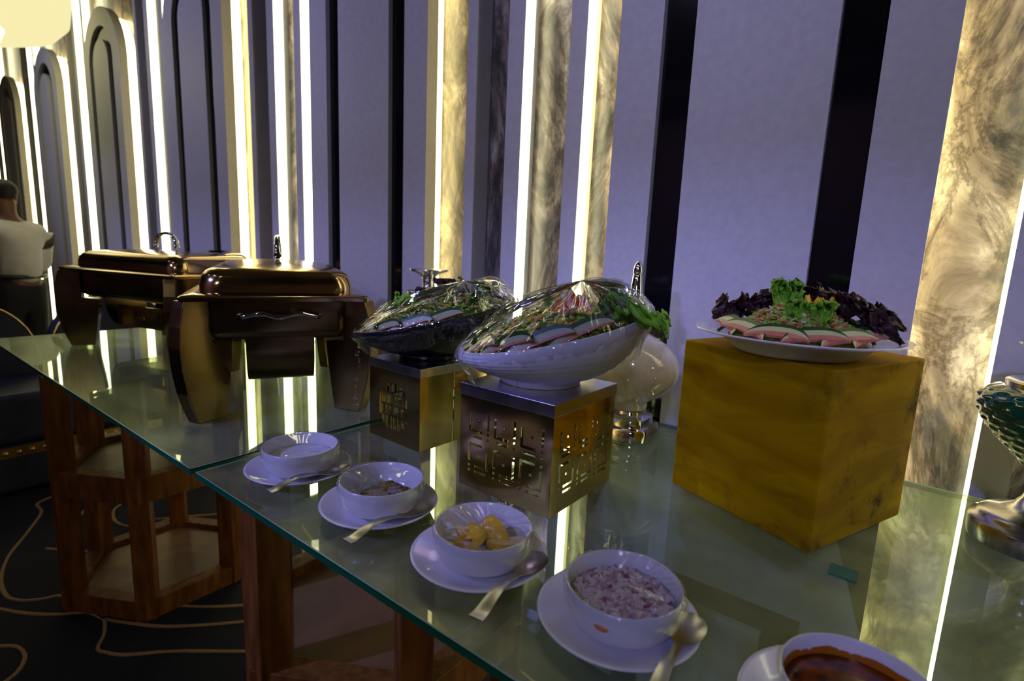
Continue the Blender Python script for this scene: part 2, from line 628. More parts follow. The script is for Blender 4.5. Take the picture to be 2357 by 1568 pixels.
def glass_table(name, label, x0, x1, y0, y1):
    t = thing(name, label, 'table', (0, 0, 0))
    m = MB()
    z0 = GZ - 0.010
    vs_ = [(x, y, z) for z in (z0, GZ) for y in (y0, y1) for x in (x0, x1)]
    m.add(vs_, [(0, 2, 3, 1), (4, 5, 7, 6)], 0)
    g = m.build('glass_top', [M_glass], t)
    e = MB()
    e.add(vs_, [(0, 1, 5, 4), (2, 6, 7, 3), (0, 4, 6, 2), (1, 3, 7, 5)], 0)
    # ground arris along the upper edge
    b = 0.0025
    for (xa, xb, ya, yb) in ((x0, x1, y0, y0 + b), (x0, x1, y1 - b, y1), (x0, x0 + b, y0, y1), (x1 - b, x1, y0, y1)):
        e.box(xa, xb, ya, yb, GZ - 0.0012, GZ + 0.0003, 1)
    e.build('polished_edge', [M_glassedge, M_arris], g)
    return t


M_arris = mat('ground_glass_arris', (0.16, 0.36, 0.28), 0.3)
tabL = glass_table('glass_table', 'left glass topped table carrying the three copper chafing dishes', -2.68, -0.972, 0.363, 1.2285)
tabR = glass_table('glass_table', 'right glass topped table carrying the condiment bowls and salad risers', -0.953, 1.0, 0.363, 1.2285)


def hex_stand(tab, cx, cy, r, zs=0.41):
    corners = [(cx + r * cos(radians(a)), cy + r * sin(radians(a))) for a in (-90, -30, 30, 90, 150, 210)]
    st = MB()
    inner = lambda q: [(cx + (x - cx) * q, cy + (y - cy) * q) for x, y in corners]
    # each post
    for (x, y), a in zip(corners, (-90, -30, 30, 90, 150, 210)):
        M = Matrix.Translation((cx, cy, 0)) @ Matrix.Rotation(radians(a), 4, 'Z')
        p = MB().box(r - 0.062, r - 0.006, -0.027, 0.027, 0.0, GZ - 0.0115, M=M).build('post', M_wood, tab)
        bevel(p, 0.003)
    for i in range(6):
        a, b = Vector((*corners[i], 0)), Vector((*corners[(i + 1) % 6], 0))
        mid = (a + b) / 2
        nrm = (mid - Vector((cx, cy, 0))).normalized()
        ia, ib = a - nrm * 0.045, b - nrm * 0.045
        sc = (b - a).normalized() * 0.026
        for z0, z1, nm in ((0.0, 0.062, 'base_rail'), (zs - 0.035, zs + 0.045, 'shelf_rail')):
            q = [a, b, ib - sc, ia + sc]
            m = MB()
            m.add([(p.x, p.y, z0) for p in q] + [(p.x, p.y, z1) for p in q],
                  [(0, 3, 2, 1), (4, 5, 6, 7), (0, 1, 5, 4), (1, 2, 6, 5), (2, 3, 7, 6), (3, 0, 4, 7)])
            bevel(m.build(nm, M_wood, tab), 0.002)
    for z, nm in ((0.032, 'base_board'), (zs + 0.012, 'shelf_board')):
        c2 = inner(0.86)
        m = MB()
        m.rings([[(x, y, z) for x, y in c2], [(x, y, z + 0.012) for x, y in c2]], cap0=True, cap1=True)
        m.build(nm, M_shelf, tab)


hex_stand(tabL, -1.965, 0.64, 0.285)
hex_stand(tabR, -0.79, 0.65, 0.285)
hex_stand(tabR, 0.42, 0.72, 0.285)
pad = MB().box(-0.052, -0.020, 0.7705, 0.8005, GZ + 0.0002, GZ + 0.0022).build('rubber_pad', mat('green_rubber', (0.02, 0.16, 0.11), 0.6))
tag(pad, 'small flat green rectangle stuck to the glass before the wooden cube', 'pad')

# ------------------------------------------------------------ chafing dishes


def mask_sheet(o, ux, uz, cols, rows, w, h, hole, name, m, parent, th=0.0012):
    o, ux, uz = Vector(o), Vector(ux), Vector(uz)
    vid, vs_, fs = {}, [], []

    def V(i, j):
        if (i, j) not in vid:
            vid[(i, j)] = len(vs_)
            vs_.append(tuple(o + ux * (w * i / cols) + uz * (h * j / rows)))
        return vid[(i, j)]
    for j in range(rows):
        for i in range(cols):
            if not hole(i, j):
                fs.append((V(i, j), V(i + 1, j), V(i + 1, j + 1), V(i, j + 1)))
    me = D.meshes.new(name)
    me.from_pydata(vs_, [], fs)
    me.materials.append(m)
    ob = link(name, me, parent)
    sd = ob.modifiers.new('sheet', 'SOLIDIFY')
    sd.thickness = th
    sd.offset = 0
    return ob


def chafer(label, loc, rz, hx=0.192, hy=0.302, handle=True):
    t = thing('chafing_dish', label, 'chafing dish', loc, rz, )
    dx, dy = hx - 0.192, hy - 0.302
    # legs: flat bowed plates set diagonally at the corners
    outer = [(0.0, 0.0), (0.012, 0.03), (0.024, 0.07), (0.033, 0.12), (0.036, 0.17), (0.033, 0.215), (0.024, 0.255), (0.020, 0.268)]
    inner_ = [(-0.042, 0.268), (-0.042, 0.172), (-0.092, 0.166), (-0.088, 0.12), (-0.080, 0.06), (-0.070, 0.0)]
    prof = outer + inner_
    for sx in (-1, 1):
        for sy in (-1, 1):
            o = Vector((sx, sy, 0)).normalized()
            s = Vector((-o.y, o.x, 0)) * 0.017
            b = Vector((sx * (0.178 + dx), sy * (0.276 + dy), 0))
            A = [tuple(b + o * r + Vector((0, 0, z)) - s) for r, z in prof]
            B = [tuple(b + o * r + Vector((0, 0, z)) + s) for r, z in prof]
            m = MB()
            n = len(prof)
            m.rings([A, B])
            no = len(outer)
            # side faces as strips: upper part and lower foot block
            for base, fl in ((0, 1), (n, 0)):
                f = [(0, 13, 12, 1), (1, 12, 12, 2), (2, 12, 11, 3), (3, 11, 10, 4), (4, 9, 8, 7), (4, 7, 6, 5), (4, 10, 9)]
                f = [(0, 1, 12, 13), (1, 2, 12), (2, 3, 11, 12), (3, 4, 10, 11), (4, 9, 10), (4, 5, 8, 9), (5, 6, 8), (6, 7, 8)]
                nb = len(m.v)
                src = A if base == 0 else B
                m.add(src, f)
            lg = m.build('leg', M_copperb, t)
            bm = bmesh.new()
            bm.from_mesh(lg.data)
            bmesh.ops.remove_doubles(bm, verts=bm.verts, dist=1e-5)
            bmesh.ops.recalc_face_normals(bm, faces=bm.faces)
            bm.to_mesh(lg.data)
            bm.free()
            bevel(lg, 0.002)
    px, py = hx - 0.036, hy - 0.034
    m = MB()
    m.rings([rrect(px - 0.03, py - 0.03, 0.03, 0.176), rrect(px - 0.012, py - 0.012, 0.035, 0.179), rrect(px - 0.003, py - 0.003, 0.035, 0.188),
             rrect(px, py, 0.035, 0.20), rrect(px, py, 0.035, 0.265)], cap0=True, cap1=True)
    pan = m.build('water_pan', M_copperb, t, True, angle=40)
    # flange with a turned-down edge
    m = MB()
    m.rings([rrect(px, py, 0.03, 0.270), rrect(hx - 0.006, hy - 0.006, 0.012, 0.270 - 0.004), rrect(hx, hy, 0.012, 0.268), rrect(hx + 0.001, hy + 0.001, 0.012, 0.276),
             rrect(hx - 0.003, hy - 0.003, 0.012, 0.2795), rrect(px + 0.008, py + 0.008, 0.03, 0.283), rrect(px, py, 0.03, 0.284)], cap0=True, cap1=True)
    m.build('rim_flange', M_copper, t, True, angle=40)
    # lid
    lx, ly = px + 0.004, py + 0.004
    secs = [(0, 0.284, .045), (0.0, 0.300, .045), (0.004, 0.318, .045), (0.012, 0.329, .045), (0.024, 0.3355, .05), (0.042, 0.339, .05), (0.075, 0.3425, .05), (0.115, 0.346, .03), (min(lx, 0.145), 0.3475, .01)]
    m = MB()
    m.rings([rrect(lx - d, ly - d, r, z) for d, z, r in secs], cap0=True, cap1=True)
    lid = m.build('lid', M_copper, t, True, angle=50)
    pts = []
    for i in range(19):
        a = pi * i / 18
        pts.append((0, -0.056 * cos(a) * (1 + 0.12 * sin(a)), 0.343 + 0.066 * sin(a) ** 0.8))
    if handle:
        MB().tube(pts, [0.010 - 0.003 * sin(pi * i / 18) for i in range(19)], 10, flat=0.8).build('lid_handle', M_chrome, lid, True)
    # wavy pull on both ends
    for sy in (-1, 1):
        pts = [(-0.082, sy * (py - 0.004), 0.236)]
        rad = [0.004]
        for i in range(21):
            u = i / 20
            x = lerp(-0.082, 0.082, u)
            pts.append((x, sy * (py + 0.022 * sin(pi * u) ** 0.4), 0.236 - 0.004 * cos(4 * pi * u)))
            rad.append(0.0055 + 0.0022 * cos(4 * pi * u) ** 2)
        pts.append((0.082, sy * (py - 0.004), 0.236))
        rad.append(0.004)
        MB().tube(pts, rad, 10).build('pull_handle', M_chrome, pan, True)
    # fuel trough under the pan: a strip bent down from the ends, with slotted cheeks
    hw = 0.072
    prof = [(-py + 0.006, 0.20), (-py + 0.008, 0.165)]
    for i in range(9):
        a = radians(180 + 90 * i / 8)
        prof.append((-py + 0.088 + 0.08 * cos(a), 0.155 + 0.085 * sin(a)))
    prof = prof + [(-y, z) for y, z in prof[::-1]]
    m = MB()
    m.rings([[(-hw, y, z), (hw, y, z)] for y, z in prof], closed=False)
    m.rings([[(-hw, y * 0.985, z + 0.004), (hw, y * 0.985, z + 0.004)] for y, z in prof], closed=False)
    tr = m.build('fuel_trough', M_copperb, t, True, angle=60)
    L = py - 0.075
    for sx in (-1, 1):
        mask_sheet((sx * (hw - 0.002), -L, 0.071), (0, 1, 0), (0, 0, 1), 60, 8, 2 * L, 0.075,
                   lambda i, j: (3 <= j <= 5 and i in (12, 15, 17, 20, 23, 36, 39, 41, 44, 47)), 'slotted_cheek', M_copper, tr)
    return t


chafer('copper chafing dish nearest the camera, wavy silver pull facing out', (-1.375, 0.757, GZ + 0.0005), radians(61.4))
chafer('copper chafing dish at the far left end, its long side facing out', (-2.166, 0.777, GZ + 0.0005), radians(-76))
chafer('smaller copper chafing dish half hidden behind the far left one', (-2.455, 1.075, GZ + 0.0005), radians(-80), 0.115, 0.155, False)

# ------------------------------------------------------------ metal riser boxes
MOT = ["XXXXXX..X",
       "X........",
       "X.......X",
       "X.......X",
       "X...X...X",
       "X.......X",
       "X.......X",
       "........X",
       "X..XXXXXX",
       ".........",
       "X..XXXXX.",
       "........."]


KC, KR = 38, 34


def key_hole(i, j):
    x, y = i - 4, j - 4
    if x < 0 or y < 0 or x >= 31 or y >= 25:
        return False
    mx, my = x % 11, y % 13
    if mx > 8:
        return False
    row = 12 - my
    if row > 11:
        return False
    col = mx if y < 13 else 8 - mx
    return MOT[row][col] == 'X'


def lattice_hole(i, j):
    x, y = (i - 18.5) / 11.5, (j - 16.5) / 11.5
    if x * x + y * y > 1:
        return False
    if j in (12, 17, 22) and i > 9:
        return False
    if j < 12:
        return i % 3 != 0 and i != 16
    if j < 17:
        return i % 6 not in (0, 5)
    if j < 22:
        return i % 4 != 1
    return i % 3 != 1


def riser(label, corner, ang, sx, sy, h, cap_h, hole, right='key'):
    t = thing('riser_box', label, 'riser', (corner[0], corner[1], GZ + 0.0005), ang)
    # local: corner at origin, front face runs along -x, side face along +y
    e = 0.0008
    f = mask_sheet((-sx, 0, 0), (1, 0, 0), (0, 0, 1), KC, KR, sx, h, hole, 'cut_out_panel', M_copper, t)
    b = mask_sheet((-sx, sy, 0), (1, 0, 0), (0, 0, 1), KC, KR, sx, h, hole, 'cut_out_panel', M_copper, t)
    if right == 'key':
        mask_sheet((0, 0, 0), (0, 1, 0), (0, 0, 1), KC, KR, sy, h, hole, 'cut_out_panel', M_brass, t)
    else:
        s1 = MB().box(-e, e, 0, sy * 0.47, 0, h).build('side_panel', M_brass, t)
        s2 = MB().box(-e, e, sy * 0.49, sy, 0, h).build('side_panel', M_brass, t)
    mask_sheet((-sx, 0, 0), (0, 1, 0), (0, 0, 1), KC, KR, sy, h, hole, 'cut_out_panel', M_copper, t)
    o = 0.002
    m = MB()
    m.rings([[(-sx - o, -o, h - 0.001), (o, -o, h - 0.001), (o, sy + o, h - 0.001), (-sx - o, sy + o, h - 0.001)],
             [(-sx - o, -o, h + cap_h), (o, -o, h + cap_h), (o, sy + o, h + cap_h), (-sx - o, sy + o, h + cap_h)]], cap0=True, cap1=True)
    bevel(m.build('steel_cap', M_steel, t), 0.0012)
    return t


riser('copper riser box with square key cut-outs, under the white salad bowl', (-0.407, 0.642), radians(-0.5), 0.187, 0.192, 0.160, 0.0195, key_hole)
riser('copper riser box with round lattice cut-out, under the black salad bowl', (-0.746, 0.690), radians(-2.0), 0.160, 0.190, 0.150, 0.0175, lattice_hole, 'plain')

# ------------------------------------------------------------ wooden cube
m = MB()
cx0 = Vector((-0.081, 0.804, GZ + 0.0005))
ua = Vector((-0.316 + 0.081, 0.903 - 0.804, 0))
ub = Vector((0.014 + 0.081, 1.042 - 0.804, 0))
q = [cx0, cx0 + ub, cx0 + ub + ua, cx0 + ua]
H = 0.262
m.add([tuple(p) for p in q] + [tuple(p + Vector((0, 0, H))) for p in q], [(0, 3, 2, 1), (4, 5, 6, 7), (0, 1, 5, 4), (1, 2, 6, 5), (2, 3, 7, 6), (3, 0, 4, 7)])
M_cube = mat('ochre_stained_board', (0.4, 0.2, 0.02), 0.7, Specular_IOR_Level=0.08)
t_, n_, l_, b_ = nt(M_cube)
tc = n_.new('ShaderNodeTexCoord')
mp = n_.new('ShaderNodeMapping')
mp.inputs['Scale'].default_value = (2.0, 2.0, 9.0)
l_.new(tc.outputs['Object'], mp.inputs[0])
na = n_.new('ShaderNodeTexNoise')
na.inputs['Scale'].default_value = 3.0
na.inputs['Detail'].default_value = 9
na.inputs['Distortion'].default_value = 0.8
l_.new(mp.outputs[0], na.inputs['Vector'])
ra = n_.new('ShaderNodeValToRGB')
ra.color_ramp.elements[0].position, ra.color_ramp.elements[0].color = 0.3, (0.31, 0.16, 0.0, 1)
ra.color_ramp.elements[1].position, ra.color_ramp.elements[1].color = 0.72, (0.54, 0.33, 0.0, 1)
l_.new(na.outputs['Fac'], ra.inputs[0])
nb_ = n_.new('ShaderNodeTexNoise')
nb_.inputs['Scale'].default_value = 13.0
nb_.inputs['Detail'].default_value = 8
nb_.inputs['Roughness'].default_value = 0.7
l_.new(tc.outputs['Object'], nb_.inputs['Vector'])
rb = n_.new('ShaderNodeValToRGB')
rb.color_ramp.elements[0].position, rb.color_ramp.elements[0].color = 0.53, (0, 0, 0, 1)
rb.color_ramp.elements[1].position, rb.color_ramp.elements[1].color = 0.68, (0.85, 0.85, 0.85, 1)
l_.new(nb_.outputs['Fac'], rb.inputs[0])
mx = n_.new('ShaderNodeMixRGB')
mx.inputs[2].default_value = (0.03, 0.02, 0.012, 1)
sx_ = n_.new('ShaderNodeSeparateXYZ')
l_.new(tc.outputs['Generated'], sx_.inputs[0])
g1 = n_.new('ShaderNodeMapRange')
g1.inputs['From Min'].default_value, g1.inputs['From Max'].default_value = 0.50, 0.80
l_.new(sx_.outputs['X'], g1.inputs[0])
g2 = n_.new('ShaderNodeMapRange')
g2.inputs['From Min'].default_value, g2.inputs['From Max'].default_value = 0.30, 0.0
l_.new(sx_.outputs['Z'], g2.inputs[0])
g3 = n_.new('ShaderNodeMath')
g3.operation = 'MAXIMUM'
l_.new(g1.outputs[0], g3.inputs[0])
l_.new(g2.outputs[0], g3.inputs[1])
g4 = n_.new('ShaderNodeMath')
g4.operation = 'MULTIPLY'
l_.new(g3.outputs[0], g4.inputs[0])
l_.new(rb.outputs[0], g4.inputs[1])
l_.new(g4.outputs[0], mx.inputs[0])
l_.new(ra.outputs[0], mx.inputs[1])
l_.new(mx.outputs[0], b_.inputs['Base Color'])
cube = m.build('wooden_cube', M_cube)
bevel(cube, 0.003)
tag(cube, 'ochre stained wooden cube riser with worn edges, under the flat salad plate', 'riser')

# ------------------------------------------------------------ condiment bowls, saucers, spoons


def saucer(x, y, label):
    m = MB()
    m.lathe([(0.046, 0.0), (0.048, 0.003), (0.070, 0.008), (0.086, 0.0165), (0.0878, 0.0185), (0.0868, 0.0195), (0.083, 0.0185), (0.066, 0.0105), (0.050, 0.0068), (0.02, 0.0066), (0.004, 0.0066)], 64)
    o = m.build('saucer', M_porc, None, True, (x, y, GZ + 0.0004))
    return tag(o, label, 'saucer', 'saucers along the table edge')


def soup_bowl(x, y, label):
    m = MB()
    m.lathe([(0.034, 0.0), (0.0355, 0.002), (0.037, 0.004), (0.049, 0.0068), (0.0558, 0.012), (0.0592, 0.021), (0.0606, 0.034), (0.0616, 0.0475), (0.0610, 0.0488), (0.0600, 0.0478), (0.0585, 0.034), (0.0555, 0.020), (0.048, 0.0115), (0.03, 0.008), (0.004, 0.0075)], 72)
    o = m.build('soup_bowl', M_porc, None, True, (x, y, GZ + 0.0073))
    return tag(o, label, 'bowl', 'condiment bowls along the table edge')


def spoon(p_bowl, p_end, label):
    a, b = Vector(p_bowl), Vector(p_end)
    d = (b - a)
    L = d.length
    prof = []   # (s along from bowl tip, half width, z, dish)
    n = 30
    top, bot = [], []
    M_ = 9
    for i in range(n + 1):
        u = i / n
        s = -0.022 + u * (L + 0.022)
        ub_ = (s + 0.022) / 0.058
        if ub_ < 1:
            wd = 0.0185 * (max(0.0, 1 - (2 * ub_ - 1) ** 2) ** 0.5) * (1.0 - 0.12 * ub_) + 0.0012
            if ub_ > 0.8:
                wd = max(wd, 0.0045)
            dish = 0.0055 * max(0, 1 - (2 * ub_ - 1) ** 2)
            zz = 0.0
        else:
            v = (s - 0.036) / (L - 0.036)
            wd = lerp(0.0040, 0.0088, v ** 1.3)
            dish = -0.0006
            zz = 0.010 * sin(pi * min(1, v * 1.15)) * 0.8
        rt, rb = [], []
        for j in range(M_):
            w_ = -1 + 2 * j / (M_ - 1)
            z = zz - dish * (1 - w_ * w_)
            rt.append((s, w_ * wd, z + 0.0007))
            rb.append((s, w_ * wd * 0.97, z - 0.0007))
        top.append(rt + rb[::-1])
    m = MB()
    m.rings(top, cap0=True, cap1=True)
    o = m.build('spoon', M_spoon, None, True, angle=60)
    ex = d.normalized()
    ey = Vector((0, 0, 1)).cross(ex).normalized()
    ez = ex.cross(ey)
    o.matrix_world = Matrix(((ex.x, ey.x, ez.x, a.x), (ex.y, ey.y, ez.y, a.y), (ex.z, ey.z, ez.z, a.z), (0, 0, 0, 1)))
    return tag(o, label, 'spoon', 'spoons on the saucers')


BX = [(-0.816, 0.480), (-0.607, 0.487), (-0.404, 0.485), (-0.214, 0.496), (0.002, 0.498)]
BL = ['furthest left small bowl, holding white cream under cling film', 'small white bowl with a mound of brown spice under cling film',
      'small white bowl of yellow lemon wedges under wrinkled cling film', 'small white bowl full of chopped red onion under cling film',
      'small white bowl of dark red sauce at the bottom edge, uncovered']
SL = ['white saucer under the cream bowl, furthest left', 'white saucer under the brown spice bowl', 'white saucer under the lemon wedge bowl',
      'white saucer under the chopped onion bowl', 'white saucer under the red sauce bowl at the bottom edge']
for (x, y), a, b in zip(BX, BL, SL):
    saucer(x - 0.005, y, b)
    soup_bowl(x, y, a)
SP = [((-0.752, 0.510, 0.7725), (-0.745, 0.384, 0.775)), ((-0.545, 0.505, 0.7725), (-0.541, 0.378, 0.775)),
      ((-0.340, 0.508, 0.7725), (-0.321, 0.378, 0.775)), ((-0.149, 0.520, 0.7725), (-0.138, 0.394, 0.775))]
for s, l in zip(SP, ['steel spoon resting on the saucer of the cream bowl', 'steel spoon resting on the saucer of the brown spice bowl',
                     'steel spoon resting on the saucer of the lemon bowl', 'steel spoon resting on the saucer of the onion bowl']):
    spoon(s[0], s[1], l)

BZ = GZ + 0.0073
# cream
m = MB()
m.lathe([(0.0565, 0.027), (0.054, 0.0275), (0.03, 0.0285), (0.005, 0.029)], 48)
tag(m.build('cream', mat('white_cream', (0.82, 0.82, 0.84), 0.25), None, True, (*BX[0], BZ)), 'smooth white cream in the furthest left small bowl', 'cream')
# brown spice: granular mound
m = MB()
rr = []
for i in range(16):
    r = 0.046 * (1 - i / 15.5)
    rr.append([(r * cos(2 * pi * j / 40) + 0.006, r * sin(2 * pi * j / 40) + 0.004, 0.014 + 0.027 * (1 - (r / 0.046) ** 1.3) + 0.006 * noise.noise(Vector((r * cos(2 * pi * j / 40) * 140, r * sin(2 * pi * j / 40) * 140, 1)))) for j in range(40)])
m.rings(rr, cap1=True, cap0=True)
tag(m.build('spice_mound', add_noise(mat('brown_spice', rough=0.9), 260, (0.11, 0.08, 0.015), (0.30, 0.23, 0.06), bump=1.0), None, False, (BX[1][0], BX[1][1], BZ + 0.001)), 'coarse brown ground spice heaped in the second small bowl', 'spice')
# sauce
m = MB()
m.lathe([(0.0572, 0.030), (0.050, 0.031), (0.02, 0.0315), (0.004, 0.0315)], 48)
tag(m.build('red_sauce', add_noise(mat('chilli_sauce', rough=0.12), 45, (0.05, 0.008, 0.004), (0.30, 0.07, 0.008), lo=0.4, hi=0.7), None, True, (*BX[4], BZ)), 'dark red oily sauce in the bowl at the bottom edge', 'sauce')
# smear of sauce up the inside of that bowl
m = MB()
rr = []
for j in range(40):
    a = 2 * pi * j / 39
    z1 = 0.0335 + 0.006 * (0.5 + noise.noise(Vector((cos(a) * 3, sin(a) * 3, 0))))
    rr.append([(0.0572 * cos(a), 0.0572 * sin(a), 0.0295), ((0.0588) * cos(a), 0.0588 * sin(a), z1)])
m.rings(rr, closed=False)
tag(m.build('sauce_smear', mat('orange_oil', (0.45, 0.13, 0.01), 0.2), None, True, (*BX[4], BZ)), 'orange oil smeared round the inside of the red sauce bowl', 'sauce')


def lemon_wedge(x, y, z, rz, tilt, label):
    t = thing('lemon_wedge', label, 'lemon', (x, y, z), rz, 'lemon wedges in the small bowl')
    t.rotation_euler = (tilt, 0.15, rz)
    n = 14
    R_, L_ = 0.021, 0.029
    body, skin = MB(), MB()
    # an eighth of an ellipsoid: rind is the outer curved surface, pulp the two cut faces
    grid = []
    for i in range(n + 1):
        th = pi * i / n
        row = []
        for j in range(7):
            ph = radians(-38 + 76 * j / 6)
            row.append((L_ * cos(th), R_ * sin(th) * sin(ph), R_ * sin(th) * (cos(ph)) * 0.98))
        grid.append(row)
    skin.rings(grid, closed=False)
    skin.build('rind', mat_lemon, t, True)
    for j, s in ((0, 1), (6, -1)):
        pts = [grid[i][j] for i in range(n + 1)]
        body.add([(p[0] * .985, p[1] * .985, p[2] * .985) for p in pts] + [(0, 0, 0)], [(i, i + 1, n + 1) for i in range(n)])
    body.build('pulp', mat_pulp, t)
    return t


mat_lemon = mat('lemon_rind', (0.72, 0.46, 0.03), 0.35)
mat_pulp = add_noise(mat('lemon_pulp', rough=0.25), 200, (0.70, 0.52, 0.12), (0.80, 0.66, 0.28))
bx, by = BX[2]
for k, (dx, dy, dz, rz, tl, lb) in enumerate([(-0.020, 0.012, 0.020, 0.6, 2.7, 'lemon wedge at the left inside the bowl, rind down'), (-0.004, -0.016, 0.022, 2.4, 0.4, 'lemon wedge at the front of the bowl, rind up'),
                                   (0.024, 0.016, 0.023, 1.2, 2.2, 'lemon wedge at the right inside the bowl, cut face up'), (0.006, 0.022, 0.020, -0.3, 0.7, 'lemon wedge at the back of the bowl'),
                                   (0.020, -0.014, 0.018, 0.2, 2.0, 'lemon wedge low at the front right of the bowl'),
                                   (-0.030, -0.006, 0.017, 1.9, 1.4, 'lemon wedge pressed against the left wall of the bowl'),
                                   (0.000, 0.002, 0.014, 0.9, 0.2, 'lemon wedge at the centre bottom of the bowl'),
                                   (-0.016, -0.026, 0.015, 0.3, 2.4, 'lemon wedge low at the front left of the bowl')]):
    lemon_wedge(bx + dx, by + dy, BZ + dz + 0.010, rz, tl, lb)


def bits(name, centre, fn, n, mats, size, label, cat, seed, flat=0.6, long=1.0):
    rnd = random.Random(seed)
    m = MB()
    for i in range(n):
        x, y, z = fn(rnd)
        s = size * rnd.uniform(0.6, 1.3)
        R_ = Matrix.Translation((centre[0] + x, centre[1] + y, centre[2] + z)) @ Matrix.Rotation(rnd.uniform(0, 6.3), 4, 'Z') @ Matrix.Rotation(rnd.uniform(-0.8, 0.8), 4, 'X') @ Matrix.Rotation(rnd.uniform(-0.5, 0.5), 4, 'Y')
        mi = rnd.choices(range(len(mats)), [q[1] for q in mats])[0]
        if mats[mi][2] == 'ball':
            vs_, fs = [], []
            k = 6
            for a in range(1, 4):
                th = pi * a / 4
                vs_ += [(s * .6 * sin(th) * cos(2 * pi * j / k), s * .6 * sin(th) * sin(2 * pi * j / k), s * .55 * cos(th)) for j in range(k)]
            vs_ += [(0, 0, s * .55), (0, 0, -s * .55)]
            for a in range(2):
                fs += [(a * k + j, (a + 1) * k + j, (a + 1) * k + (j + 1) % k, a * k + (j + 1) % k) for j in range(k)]
            fs += [(3 * k, j, (j + 1) % k) for j in range(k)] + [(3 * k + 1, 2 * k + (j + 1) % k, 2 * k + j) for j in range(k)]
            m.add([tuple(R_ @ Vector(p)) for p in vs_], fs, mi)
        else:
            m.box(-s * .7 * long, s * .7 * long, -s * .4, s * .4, -s * .25 * flat, s * .25 * flat, mi, R_)
    o = m.build(name, [q[0] for q in mats], None, True, angle=50)
    return tag(o, label, cat, None, 'stuff')


def heap(r0, h0, base=0.0, yscale=1.0):
    def f(rnd):
        a, r = rnd.uniform(0, 2 * pi), sqrt(rnd.random())
        return r0 * r * cos(a), r0 * r * sin(a) * yscale, base + h0 * (1 - r * r) * rnd.uniform(0.75, 1.05)
    return f


M_on1 = mat('onion_white', (0.62, 0.55, 0.50), 0.3)
M_on2 = mat('onion_pink', (0.46, 0.27, 0.31), 0.3)
M_on3 = mat('onion_purple', (0.24, 0.05, 0.16), 0.3)
bits('chopped_onion', (BX[3][0], BX[3][1], BZ), heap(0.050, 0.010, 0.029), 520, [(M_on1, 6, 'box'), (M_on2, 2.6, 'box'), (M_on3, 1.1, 'box')], 0.0085, 'heap of chopped pink and white red onion filling the fourth small bowl', 'onion', 3, long=1.2)
m = MB()
m.lathe([(0.0565, 0.030), (0.04, 0.032), (0.004, 0.033)], 32)
ob_ = m.build('onion_layer', M_on1, D.objects['chopped_onion'], True, (*BX[3], BZ))
ob_['kind'] = 'stuff'
# drop of sauce on the outside of the onion bowl
m = MB()
dv = Vector((0.10, -0.99, 0)).normalized()
pr = Vector((-dv.y, dv.x, 0))
c_ = Vector((BX[3][0], BX[3][1], BZ + 0.030)) + dv * 0.0598
rr = []
for i in range(5):
    r = 0.0065 * (1 - i / 4.5)
    rr.append([tuple(c_ + pr * (r * 1.2 * cos(2 * pi * j / 16)) + Vector((0, 0, r * .6 * sin(2 * pi * j / 16))) + dv * (0.0011 * i * .5)) for j in range(16)])
m.rings(rr, cap1=True)
o = m.build('sauce_drop', M_orange, D.objects['soup_bowl.003'], True)
o.matrix_parent_inverse = Matrix.Translation(-Vector((BX[3][0], BX[3][1], BZ)))
o['label'] = 'dried orange sauce drip'


def small_film(x, y, label, seed, sag=0.006, streak=0.0, sdir=0.0):
    rnd = random.Random(seed)
    n = 128
    rr = []
    R_ = 0.0622
    prof = [(0.03, -1), (0.12, -.98), (0.3, -.85), (0.5, -.62), (0.7, -.34), (0.85, -.14), (0.95, -.03), (1.0, 0.05)]
    for s, zz in prof:
        ring = []
        for j in range(n):
            a = 2 * pi * j / n
            p = Vector((cos(a) * s, sin(a) * s, seed))
            z = 0.0500 + sag * zz + 0.0016 * noise.noise(p * 4.0) * (1 - s ** 4)
            # parallel pulled creases
            u = p.x * cos(sdir) + p.y * sin(sdir)
            v = -p.x * sin(sdir) + p.y * cos(sdir)
            z += streak * sin(u * 42 + 2 * noise.noise(p * 3)) * max(0, min(1, (v + 0.1) * 2)) * (1 - s ** 3)
            ring.append((R_ * s * cos(a), R_ * s * sin(a), z))
        rr.append(ring)
    # skirt clinging to the bowl's side
    for q, (r, z) in enumerate([(1.012, 0.047), (0.995, 0.036), (0.975, 0.026), (0.93, 0.017)]):
        ring = []
        for j in range(n):
            a = 2 * pi * j / n
            w = 0.0012 * noise.noise(Vector((cos(a) * 7, sin(a) * 7, q * 0.9 + seed))) + 0.0008 * sin(a * 31 + q)
            ring.append(((R_ * r + 0.0014 + w) * cos(a), (R_ * r + 0.0014 + w) * sin(a), z + 0.003 * noise.noise(Vector((cos(a) * 3, sin(a) * 3, seed + 5)))))
        rr.append(ring)
    m = MB()
    m.rings(rr)
    o = m.build('cling_film', M_film2, None, True, (x, y, BZ))
    return tag(o, label, 'cling film', 'cling film over the small bowls')


small_film(*BX[0], 'clear cling film stretched over the cream bowl', 1, 0.010)
small_film(*BX[1], 'clear cling film with pulled creases over the brown spice bowl', 2, 0.012, 0.0014, 2.2)
small_film(*BX[2], 'wrinkled clear cling film over the lemon wedge bowl', 3, 0.004, 0.0018, 0.25)
small_film(*BX[3], 'clear cling film lying on the chopped onions', 4, 0.003, 0.0013, -0.8)

# ------------------------------------------------------------ salad bowls (slanted)


